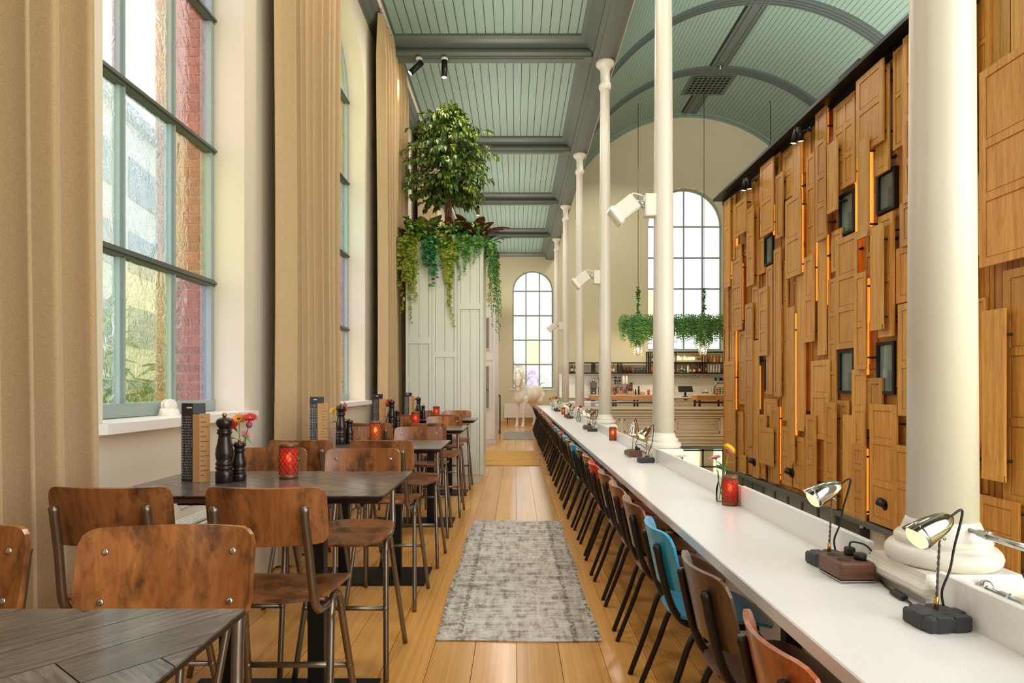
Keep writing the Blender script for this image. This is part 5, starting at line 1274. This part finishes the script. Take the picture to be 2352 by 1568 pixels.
m = MB().lathe([(.12, 0), (.14, .012), (.16, .012), (.17, 0)], 24, aim((6.0, PYB-.002, .21), (0, -1, 0)), cap=False).lathe([(.06, 0), (.06, .012), (.09, .014), (.10, 0)], 24, aim((6.0, PYB-.002, .21), (0, -1, 0)), cap=False); m.build('roundel', cream, pp)
MB().box(1.45, 9.6, PYB+.10, PYB+.112, .74, .92).build('glass_screen', vase_glass, pp)
MB().box(1.45, 9.6, PYB+.09, PYB+.122, .918, .93).build('glass_rail', steel, pp)
struct(MB().box(1.45, 11.3, PYB+.05, EY+.1, -.32, -.0).build('floor_bar_gallery', oak))
# bar counters
dk = plain('taupe_laminate', srgb(206, 190, 160), .5)
t = thing('back_bar', 'long cream back bar with drawers and white top along the tiled wall', 'bar', (0, 0, 0))
MB().box(1.5, 9.4, 22.55, 23.5, 0, .98).build('carcass', dk, t); MB().box(1.48, 9.4, 22.5, 23.56, .98, 1.02).build('top', stone_top, t)
for i in range(18):
    x = 1.56+i*.43
    for z0, z1 in ((.1, .38), (.39, .68), (.69, .97)):
        o = MB().box(x, x+.42, 22.535, 22.552, z0, z1, c=.003).build('drawer', dk, t); MB().box(x+.14, x+.28, 22.53, 22.536, z1-.07, z1-.035).build('pull', black, o)
for x0, x1, nm in ((2.45, 4.75, 'left'), (5.85, 8.4, 'right')):
    t = thing('bar_counter', 'bar counter with thick pine edge, white top and black frame, %s one' % nm, 'bar', (0, 0, 0), 0)
    MB().box(x0, x1, 20.3, 20.95, 1.06, 1.12).build('top', stone_top, t); MB().box(x0-.02, x1, 20.27, 20.31, .95, 1.10).box(x0-.02, x0, 20.3, 20.95, .95, 1.1).build('pine_edge', wood('pine_edge_'+nm, srgb(206, 140, 66), srgb(228, 168, 96), 'x', .5), t)
    m = MB(); n = 4
    for i in range(n):
        x = x0+.08+(x1-x0-.2)*i/(n-1)
        for y in (20.34, 20.88): m.box(x-.03, x+.03, y-.03, y+.03, 0, .95)
    for y in (20.34, 20.88): m.box(x0+.05, x1-.05, y-.025, y+.025, .84, .9)
    m.build('frame', black, t)
# tiled splash wall
tile = NT('white_metro_tile'); tile.set(Roughness=.15)
br = tile.new('TexBrick'); br.inputs['Scale'].default_value = 1.0; br.inputs['Brick Width'].default_value = .2; br.inputs['Row Height'].default_value = .1; br.inputs['Mortar Size'].default_value = .003
br.inputs['Color1'].default_value = srgb(236, 228, 212); br.inputs['Color2'].default_value = srgb(230, 222, 206); br.inputs['Mortar'].default_value = srgb(186, 174, 152)
tc = tile.new('TexCoord'); sp = tile.new('SeparateXYZ'); cm = tile.new('CombineXYZ'); tile.link(tc.outputs['Object'], sp.inputs[0]); tile.link(sp.outputs[0], cm.inputs[0]); tile.link(sp.outputs[2], cm.inputs[1]); tile.link(cm.outputs[0], br.inputs['Vector']); tile.base(br.outputs[0])
struct(MB().box(1.5, 9.4, EY-.04, EY-.02, 1.02, 1.86).build('wall_bar_tiles', tile.m))
# open steel shelves
t = thing('bar_shelf', 'black steel framed open shelves over the bar, on the end wall', 'shelf', (0, 0, 0))
SZ = [1.90, 2.28, 2.68]; sy0, sy1 = 23.18, 23.5
for z, x0, x1 in ((SZ[0], 1.95, 8.2), (SZ[1], 1.95, 8.2), (SZ[2], 4.85, 8.2)):
    m = MB(); m.box(x0, x1, sy0, sy0+.03, z-.035, z); m.box(x0, x1, sy1-.03, sy1, z-.035, z); m.box(x0, x1, sy0+.03, sy1-.03, z-.02, z-.004); m.build('shelf_board', black, t)
for x, z1 in ((1.97, SZ[1]), (2.84, SZ[1]), (2.92, SZ[1]), (3.8, SZ[1]), (3.9, SZ[1]), (4.88, SZ[2]), (4.96, SZ[2]), (5.9, SZ[2]), (6.86, SZ[2]), (6.96, SZ[2]), (7.9, SZ[2])):
    m = MB(); 
    for y in (sy0, sy1-.03): m.box(x-.015, x+.015, y, y+.03, SZ[0], z1-.03)
    m.build('upright', black, t)
# bottles and glasses
def bottle(name, label, x, z, h, r, col, lab, cap, group, y=23.3, cat='bottle', rough=.1):
    def gm(c, ro): 
        k = 'bottle_%d_%d_%d' % c; return MATS.get(k) or plain(k, srgb(*c), ro, vary=.03)
    p = [(0, 0), (r*.9, .0), (r, .008), (r, h*.52), (r*.92, h*.58), (r*.45, h*.70), (r*.33, h*.78), (r*.33, h*.90)]
    o = MB().lathe(p, 12, cap=False).build(name, gm(col, rough)); o.location = (x, y, z); tag(o, label, cat, group)
    if lab: MB().lathe([(r*1.015, h*.14), (r*1.015, h*.44)], 12, cap=False).build('label', gm(lab, .6), o)
    if cap: MB().lathe([(r*.4, h*.86), (r*.4, h), (0, h)], 10).build('cap', gm(cap, .4), o)
    return o
zA, zB = SZ[0], SZ[1]
for i, x in enumerate((2.08, 2.22, 2.34)): bottle('wine_bottle', 'black cream-label bottle at the left end of the bar shelf, %s from left' % ordn[i], x, zA, .34, .052, (30, 28, 26), (222, 208, 176), (226, 196, 130), 'black cream-label bottles')
for i, x in enumerate((3.52, 3.62)): bottle('wine_bottle', 'amber rose bottle with pale label on the lower bar shelf, %s of the pair' % ['left', 'right'][i], x, zA, .34, .038, (190, 104, 44), (232, 214, 190), (40, 24, 30), 'rose wine bottles')
for i, x in enumerate((4.0, 4.13, 4.26)):
    o = MB().lathe([(.055, 0), (.055, .23), (.05, .235), (0, .235)], 14).build('canister', plain('canister_brown', srgb(120, 84, 48), .5, .3, .35, 30) if i == 0 else MATS['canister_brown']); o.location = (x, 23.3, zA); tag(o, 'patterned brown canister on the bar shelf, %s of three' % ['left', 'middle', 'right'][i], 'canister', 'patterned canisters')
def tumblers(n, x0, x1, z, rows, h, r, group, label, y=23.3, name='glass_tumbler', mt=None):
    src = None
    for j in range(rows):
        for i in range(n):
            if src is None: src = MB().lathe([(0, .004), (r*.8, .0), (r, h), (r*.94, h), (r*.75, .008)], 10, cap=False).build(name, mt or vase_glass); o = src
            else: o = src.copy(); COL.objects.link(o)
            o.location = (x0+(x1-x0)*i/max(1, n-1), y, z+j*(h+.0)); tag(o, label % (('lower', 'upper')[j] if rows < 3 else ordn[j], ordn[i]) if '%s' in label else label, 'glass', group)
tumblers(6, 4.42, 4.82, zA, 2, .09, .035, 'tumblers stacked on the bar shelf', 'clear tumbler in the %s row on the bar shelf, %s from the left')
bottle('spirit_bottle', 'orange square-shouldered bottle left of the column on the shelf', 5.02, zA, .28, .055, (214, 84, 30), (196, 60, 24), (30, 26, 24), None)
bottle('spirit_bottle', 'second orange bottle with red label beside the column', 5.14, zA, .30, .055, (206, 76, 34), (190, 64, 30), (30, 26, 24), None)
bottle('wine_bottle', 'dark bottle with cream label alone on the upper shelf', 5.08, zB, .34, .05, (32, 30, 26), (216, 200, 150), (34, 30, 26), None)
spec = [(5.84, .27, .042, (30, 90, 48), (210, 214, 196), (40, 60, 40), 'green bottle with white label, leftmost right of the column'), (5.98, .2, .035, (200, 206, 180), (214, 130, 70), None, 'small pale bottle with orange base label'),
 (6.14, .26, .055, (190, 204, 128), (44, 60, 30), (206, 206, 190), 'pale lime bottle with dark squiggle label'), (6.24, .17, .04, (206, 206, 180), (24, 24, 22), None, 'short round bottle with black diamond label'),
 (6.37, .40, .045, (222, 220, 216), (236, 232, 230), (34, 28, 30), 'tall clear bottle with white label, tallest on the shelf'), (6.46, .28, .04, (96, 52, 30), (230, 196, 150), (110, 24, 30), 'brown bottle with cream label and red cap'),
 (6.6, .27, .048, (120, 62, 30), (234, 214, 180), (214, 120, 50), 'amber bottle with orange cap'), (6.68, .32, .045, (48, 30, 26), (120, 30, 24), (26, 22, 22), 'dark bottle with red label and long black neck'),
 (6.8, .34, .045, (36, 34, 28), (206, 160, 110), (24, 22, 20), 'slim black bottle with tan label'), (6.87, .34, .045, (176, 110, 40), (146, 80, 24), (40, 30, 24), 'golden whisky bottle with black cap'),
 (7.02, .40, .045, (120, 76, 60), (226, 206, 196), (196, 150, 110), 'brown bottle with pale label by the shelf post')]
for x, h, r, c, l, cp, d in spec: bottle('spirit_bottle', d, x, zA, h, r, c, l, cp, 'spirit bottles on the lower bar shelf')
for i in range(6): bottle('lemonade_bottle', '%s drink bottle on the upper right shelf, %s from left' % (('orange', 'yellow')[i % 2], ordn[i]), 7.22+i*.125, zB, .26, .04, ((232, 120, 40), (240, 210, 50))[i % 2], ((226, 90, 40), (236, 200, 40))[i % 2], (236, 232, 220), 'orange and yellow bottles')
for k in range(5): tumblers(1, 7.12+k*.1, 0, zA, 7, .047, .04, 'stacked white cups on the bar shelf', 'white cup %%s from the bottom of the %s cup stack on the bar shelf%%.0s' % ordn[k], name='espresso_cup', mt=porcelain)
tumblers(4, 7.62, 7.85, zA, 2, .08, .035, 'small glasses at the right end of the shelf', 'small glass in the %s row at the shelf end, %s from the left')
src = None
for k in range(20):
    x = 5.86+k*.103+(.06 if k > 9 else 0); z = SZ[0]-.031
    if src is None: src = MB().lathe([(.035, 0), (.035, -.004), (.005, -.01), (.005, -.08), (.03, -.10), (.042, -.14), (.04, -.19), (.036, -.2)], 10, cap=False).build('wine_glass', vase_glass); o = src
    else: o = src.copy(); COL.objects.link(o)
    o.location = (x, 23.33, z+.015); tag(o, '%s wine glass from the left hanging upside down under the bar shelf' % ordn[k], 'glass', 'wine glasses hanging under the shelf')
# neon sign
t = thing('neon_sign', 'glowing cursive neon sign on a pale board on the upper shelf', 'sign', (0, 0, 0))
MB().box(5.80, 7.08, 23.40, 23.42, zB+.02, zB+.33).build('board', plain('sign_board', srgb(240, 214, 160), .5), t)
def textmesh(name, body, x, y, z, size, mat, parent, depth=.006, shear=.25):
    cu = bpy.data.curves.new(name, 'FONT'); cu.body = body; cu.size = size; cu.extrude = depth; cu.shear = shear; cu.resolution_u = 3
    tmp = bpy.data.objects.new('tmp', cu); COL.objects.link(tmp); dg = bpy.context.evaluated_depsgraph_get(); me = bpy.data.meshes.new_from_object(tmp.evaluated_get(dg)); bpy.data.objects.remove(tmp)
    me.materials.clear(); me.materials.append(mat); o = bpy.data.objects.new(name, me); COL.objects.link(o); o.parent = parent; o.matrix_local = TM((x, y, z), (PI/2, 0, 0)); return o
textmesh('neon_letters', 'Be h.ave', 5.95, 23.385, zB+.10, .2, neon, t)
textmesh('unlit_letters', 'our', 6.70, 23.385, zB+.10, .14, print_dark, t)
# machines and small things on the bar
BT = 1.02
t = thing('coffee_brewer', 'tall grey coffee brewer with steel lid on the back bar', 'coffee machine', (2.83, 22.9, BT)); t.scale = (.85, .85, .72)
MB().box(-.12, .12, -.2, .12, 0, .12, c=.01).box(-.12, .12, -.02, .12, .12, .62).build('body', plain('brewer_grey', srgb(104, 92, 84), .4, .3), t); MB().box(-.12, .12, -.2, .12, .42, .74, c=.01).build('head', MATS['brewer_grey'], t); MB().lathe([(.06, .74), (.06, .84), (.04, .86), (.05, .90), (0, .9)], 14).build('lid', steel, t); MB().lathe([(.05, .125), (.055, .25), (.05, .25)], 14, TM((0, -.12, 0))).build('jug', steel, t)
t = thing('coffee_grinder', 'black coffee grinder with clear hopper beside the brewer', 'grinder', (3.12, 22.9, BT))
MB().box(-.11, .11, -.15, .15, 0, .38, c=.03).build('body', black, t); MB().lathe([(.05, .38), (.11, .46), (.12, .66), (.11, .66)], 14).build('hopper', vase_glass, t); MB().lathe([(.125, .66), (.125, .69), (0, .69)], 14).build('hopper_lid', black, t)
t = thing('espresso_machine', 'chrome espresso machine with cups and glasses on top', 'coffee machine', (3.78, 22.9, BT))
MB().box(-.36, .40, -.22, .22, .06, .12).box(-.36, .40, -.05, .22, .12, .34).box(-.36, .40, -.22, .22, .34, .46, c=.01).build('body', chrome, t); MB().box(-.36, .4, -.24, -.2, .02, .05).box(-.36, -.3, -.2, .2, 0, .06).box(.34, .4, -.2, .2, 0, .06).box(.40, .43, -.2, .2, .1, .52).build('trim', black, t)
for x in (-.2, .05, .28): 
    o = MB().cyl((x, -.14, .34), (x, -.14, .27), .035, 12).build('group_head', steel, t); MB().cyl((x, -.16, .27), (x, -.36, .25), .014, 8).build('handle', black, o)
for x in (-.28, .36): MB().tube(bez([(x, -.2, .36), (x, -.26, .3), (x, -.25, .12)], 5), .008, 6).build('steam_wand', steel, t)
tumblers(3, 3.6, 3.78, BT+.46, 2, .13, .04, 'glasses on the espresso machine', 'clear glass, %s row on the espresso machine, %s from the left', 22.88)
for x in (3.43, 3.92, 4.03):
    o = MB().lathe([(.05, 0), (.05, .12), (.045, .24), (.03, .29), (0, .3)], 14).build('cup_stack', porcelain); o.location = (x, 22.9, BT+.46); tag(o, '%s stack of white cups on top of the espresso machine' % {3.43: 'leftmost', 3.92: 'middle', 4.03: 'rightmost'}[x], 'cup', 'cup stacks on the espresso machine')
lantern('red candle lantern on the left bar counter, nearer the big column\'s left', (3.22, 20.5, 1.12), red_glass, 'lanterns on the bar', .155)
lantern('red candle lantern at the right end of the left bar counter', (4.32, 20.5, 1.12), red_glass, 'lanterns on the bar', .155)
lantern('amber candle lantern on the right bar counter under the taps', (6.52, 20.5, 1.12), amber_glass, 'lanterns on the bar', .155)
vase('vase with one red flower on the left bar counter', (3.63, 20.55, 1.12), [('gerbera', 'red', (.03, 0, .3), .045, (.2, -.6, .6)), ('bud', 'pink', (-.04, 0, .26), .02, (0, 0, 1))], [((0, 0, .2), (-.6, -.4, .5), .08, .03, 'fresh')], None, .17, .04)
mill(.30, 'pepper_mill', 'dark pepper mill on the left bar counter beside wooden caddies', (4.02, 20.6, 1.12), None)
mill(.19, 'salt_mill', 'short dark mill beside the pepper mill on the bar counter', (3.92, 20.6, 1.12), None)
t = thing('wooden_caddy', 'pale wooden caddy of cutlery on the left bar counter', 'caddy', (3.78, 20.7, 1.12)); m = MB(); m.box(-.11, .11, -.07, -.06, 0, .12); m.box(-.11, .11, .06, .07, 0, .12); m.box(-.11, -.1, -.06, .06, 0, .12); m.box(.1, .11, -.06, .06, 0, .12); m.box(-.1, .1, -.06, .06, 0, .01); m.build('box', oak_z, t)
m = MB()
for k in range(5): m.cyl((-.07+.035*k, rr.uniform(-.03, .03), .01), (-.08+.04*k, rr.uniform(-.04, .04), .2), .008, 6)
m.build('cutlery_handles', black, t)
t = thing('wooden_caddy', 'small plain wooden box right of the mills on the bar', 'box', (4.16, 20.7, 1.12)); MB().box(-.08, .08, -.06, .06, 0, .09, c=.004).build('box', oak_z, t)
t = thing('till_screen', 'black till screen on a stand at the back bar, right of the column', 'till', (6.12, 22.75, BT)); MB().box(-.1, .1, -.1, .1, 0, .02).box(-.03, .03, -.02, .03, .02, .2).build('stand', black, t); MB().box(-.26, .26, -.012, .012, -.11, .12, TM((0, -.02, .27), (-.45, 0, 0))).build('screen', black_soft, t)
t = thing('sink_tap', 'small chrome tap with two handles at the bar sink', 'tap', (6.28, 20.9, 1.12)); MB().tube(bez([(0, 0, 0), (0, 0, .12), (0, -.05, .16), (0, -.1, .12)], 5), .011, 8).build('spout', chrome, t); MB().cyl((-.07, 0, .06), (.07, 0, .06), .01, 8).ball((-.08, 0, .06), .022, 8, 6).ball((.08, 0, .06), .022, 8, 6).build('handles', black, t)
t = thing('beer_tap', 'brass beer tap rail with four coloured round lenses', 'beer tap', (6.95, 20.7, 1.12))
MB().tube(bez([(-.45, 0, 0), (-.42, 0, .25), (-.36, 0, .36), (-.2, 0, .38), (.4, 0, .38)], 6), .03, 10).build('pipe', aged_chrome, t); MB().box(-.42, .5, -.03, .03, .46, .56, c=.01).build('lens_bar', black, t); MB().cyl((-.1, 0, .38), (-.1, 0, .47), .012, 8).cyl((.3, 0, .38), (.3, 0, .47), .012, 8).build('post', black, t)
for k, c in enumerate(((60, 200, 220), (40, 60, 190), (200, 30, 40), (240, 210, 40), (60, 160, 60))): MB().ball((-.32+.17*k, -.034, .51), (.055, .012, .036), 12, 8).build('lens', plain('tap_lens_%d' % k, srgb(*c), .2), t)
for k in range(5): tumblers(1, 6.66+.09*k, 0, 1.12, 4, .06, .036, 'glasses stacked under the beer tap', 'pale glass %%s from the bottom in the %s stack under the beer tap%%.0s' % ordn[k], 20.82, mt=clear_glass('milky_glass', (.93, .9, .8, 1)) if k == 0 else MATS['milky_glass'])
# ------------------------------------------------------------------ hanging planter with cage lamps
t = thing('hanging_planter', 'long hanging trough of ferns and ivy in front of the bar', 'planter', (0, 21.3, 0))
m = MB(); m.box(3.65, 9.15, -.14, .14, 3.42, 3.62); m.build('trough', black, t)
for x in (4.14, 6.36, 8.6):
    zc = VZ+math.sqrt(VR**2-(x-VX)**2)-.05; MB().cyl((x, 0, 3.6), (x, 0, zc), .009, 6).build('cable', black, t)
gm = {k: MB() for k in ('fern', 'deep', 'ivy', 'fresh')}
for k in range(760):
    x = rr.uniform(3.55, 9.25); y = rr.uniform(-.3, .3); near = min(abs(x-q) for q in (4.1, 6.36, 8.6)); key = rr.choice(('fern', 'fern', 'deep', 'ivy', 'fresh'))
    z0 = 3.62+rr.uniform(-.1, .22); L = rr.uniform(.25, .65)+max(0, .45-near)*rr.uniform(.3, 1.1); p = Vector((x, y, z0)); d = Vector((rr.uniform(-.5, .5), y*2.2-.1, .35))
    while L > 0:
        d = (d*.7+Vector((rr.uniform(-.1, .1), 0, -.45))).normalized(); p = p+d*.062; L -= .062
        for s in (-1, 1): gm[key].leaf(p, (s*.8+rr.uniform(-.3, .3), rr.uniform(-.6, .3), rr.uniform(-.5, .3)), (0, -1, .4), rr.uniform(.06, .1), .035, .15)
for x in (4.14, 6.36, 8.6):
    for k in range(110):
        z = rr.uniform(3.7, 4.72); gm['deep' if k % 3 else 'ivy'].leaf((x, 0, z), rv()+Vector((0, 0, -.2)), rv(), rr.uniform(.07, .15), .05, .2)
for k, q in gm.items(): q.build('foliage', LG[k], t)['kind'] = 'stuff'
for i, x in enumerate((4.12, 6.3, 8.55)):
    t = thing('cage_lamp', 'wire cage lamp hanging below the fern trough, %s one' % ['left', 'middle', 'right'][i], 'lamp', (x, 21.25, 2.62), 0, 'cage lamps under the planter')
    MB().lathe([(.09, .12), (.1, .16), (.07, .30), (.03, .34)], 14).build('cap', aged_chrome, t); MB().cyl((0, 0, .3), (0, 0, .9), .012, 6).build('stem', black, t)
    MB().lathe([(.085, .14), (.1, 0), (.095, -.1), (.05, -.17), (0, -.18)], 16, cap=False).build('glass', vase_glass, t)
    MB().ball((0, 0, .02), (.035, .035, .055), 10, 8).build('bulb', emit('bulb', (1, .7, .36, 1), 14) if i == 0 else MATS['bulb'], t)
    m = MB()
    for k in range(8): a = 2*PI*k/8; m.tube(bez([(.1*math.cos(a), .1*math.sin(a), .14), (.13*math.cos(a), .13*math.sin(a), .0), (.12*math.cos(a), .12*math.sin(a), -.12), (.03*math.cos(a), .03*math.sin(a), -.21)], 4), .0055, 4, False)
    for z, r_ in ((.06, .122), (-.05, .129), (-.14, .11)): m.tube([(r_*math.cos(q*PI/8), r_*math.sin(q*PI/8), z) for q in range(17)], .0055, 4, False)
    m.build('cage', steel, t)
    lamp('cage_lamp_glow', 'POINT', (x, 21.05, 2.55), 12, (1, .7, .4), .08)
# lower hall bits in the gap beside the counter
def jar(label, x, y, r, h, c, cap, mt=None):
    o = MB().lathe([(0, 0), (r, 0), (r, h*.7), (r*.8, h*.85), (r*.8, h*.9)], 14, cap=False).build('storage_jar', mt or plain('jar_%d' % int(x*1000+y*10), srgb(*c), .12, vary=.15)); o.location = (x, y, -1.28); tag(o, label, 'jar')
    MB().lathe([(r*.86, h*.88), (r*.86, h), (0, h)], 14).build('lid', plain('lid_%d' % int(x*1000+y*10), srgb(*cap), .3, .5), o)
jar('glass jar of brown biscuits on the lower shelf behind the counter', 5.0, 9.05, .13, .34, (176, 120, 84), (190, 176, 160)); jar('glass jar of yellow oil on the lower shelf behind the counter', 5.05, 8.75, .11, .36, (214, 170, 30), (226, 180, 30))
o = tag(MB().box(-.05, .05, -.05, .05, -.36, -.12).cyl((0, 0, -.12), (0, 0, .0), .018, 6).cyl((0, 0, -.2), (-.055, 0, -.2), .03, 10).build('pull_switch', black_soft), 'black hanging switch box below the timber wall', 'switch'); o.location = (XR-.02, 9.55, -.66)
for i, (x, y) in enumerate(((4.86, 6.42), (4.98, 6.2), (5.08, 6.5))):
    o = MB().lathe([(0, 0), (.09, .0), (.12, .14), (.11, .14), (.085, .02)], 14, cap=False).build('terracotta_bowl', MATS.get('terracotta') or plain('terracotta', srgb(206, 104, 48), .6)); o.location = (x, y, -.94); tag(o, 'orange terracotta bowl on the lower shelf beyond the column base, %s' % ['left', 'front', 'right'][i], 'bowl', 'terracotta bowls')
struct(MB().box(4.5, 5.33, 5.4, 7.0, -1.0, -.94).build('shelf_lower_hall', walnut))
t = thing('floodlight', 'black floodlight box lying on top of the timber wall', 'floodlight', (XR-.05, 9.75, 6.16)); MB().box(-.12, .12, -.3, .3, .0, .13, c=.01).build('housing', black, t); MB().box(-.1, .1, -.27, .27, .13, .14).build('bracket', black, t)
# ------------------------------------------------------------------ outside
lawn = plain('lawn', srgb(196, 204, 128), .9, vary=.15, nscale=3); struct(MB().box(-90, 90, -40, 140, -3.75, -3.62).build('lawn_outside', lawn))
blue_clad = plain('blue_grey_cladding', srgb(120, 138, 160), .5); offw = plain('pale_render', srgb(236, 234, 226), .8); khaki = plain('khaki_render', srgb(196, 190, 140), .8)
t = thing('office_building', 'pale banded building seen through the nearest left window', 'building', (-13.5, 22, -3.6), .18)
MB().box(-4, 0, -9, 26, 0, 14.2).build('wall', offw, t)
for k in range(5):
    for j in range(8): MB().box(-.05, .06, -8.6+j*4.3, -8.6+j*4.3+3.9, 1.2+k*2.6, 2.6+k*2.6).build('window', blue_clad, t)
MB().box(-4.2, .3, -9.2, 26.2, 14.2, 14.6).build('roof', blue_clad, t)
t = thing('garden_wall', 'khaki garden wall outside the left windows', 'wall', (-9.0, 9.0, -3.6), .1); MB().box(-.3, 0, -8, 14, 0, 4.9).build('wall', khaki, t)
def tree(label, x, y, h, r, mt, seed, n=900, zb=-3.6):
    r2 = random.Random(seed); t = thing('garden_tree', label, 'tree', (x, y, zb), 0, 'trees outside the windows')
    MB().cyl((0, 0, 0), (0, 0, h*.6), .16, 8, .08).build('trunk', bark, t); m = MB()
    for k in range(n):
        a, b, q = r2.uniform(0, 2*PI), r2.uniform(-1, 1), r2.random()**.4; c = math.sqrt(1-b*b); p = Vector((c*math.cos(a)*q*r, c*math.sin(a)*q*r, h*.62+b*q*h*.4))
        m.leaf(p, (r2.uniform(-1, 1), r2.uniform(-1, 1), r2.uniform(-1, .4)), (0, 0, 1), .38, .24, .2)
    m.build('crown', mt, t)['kind'] = 'stuff'
tree('green tree outside the nearest left window', -6.4, 8.6, 6.6, 1.7, LG['ivy'], 1); tree('yellow-green tree outside the left windows', -7.2, 21.5, 7.5, 2.2, LG['lime'], 2)
tree('golden tree outside the aisle end window', -.5, 36, 6.8, 2.6, LG['lime'], 3); tree('green tree outside the end wall, right of the golden one', 5.6, 38, 5.8, 2.6, LG['fern'], 4); tree('green tree outside the nave end window', 9.5, 44, 8.6, 3.6, LG['ivy'], 5)
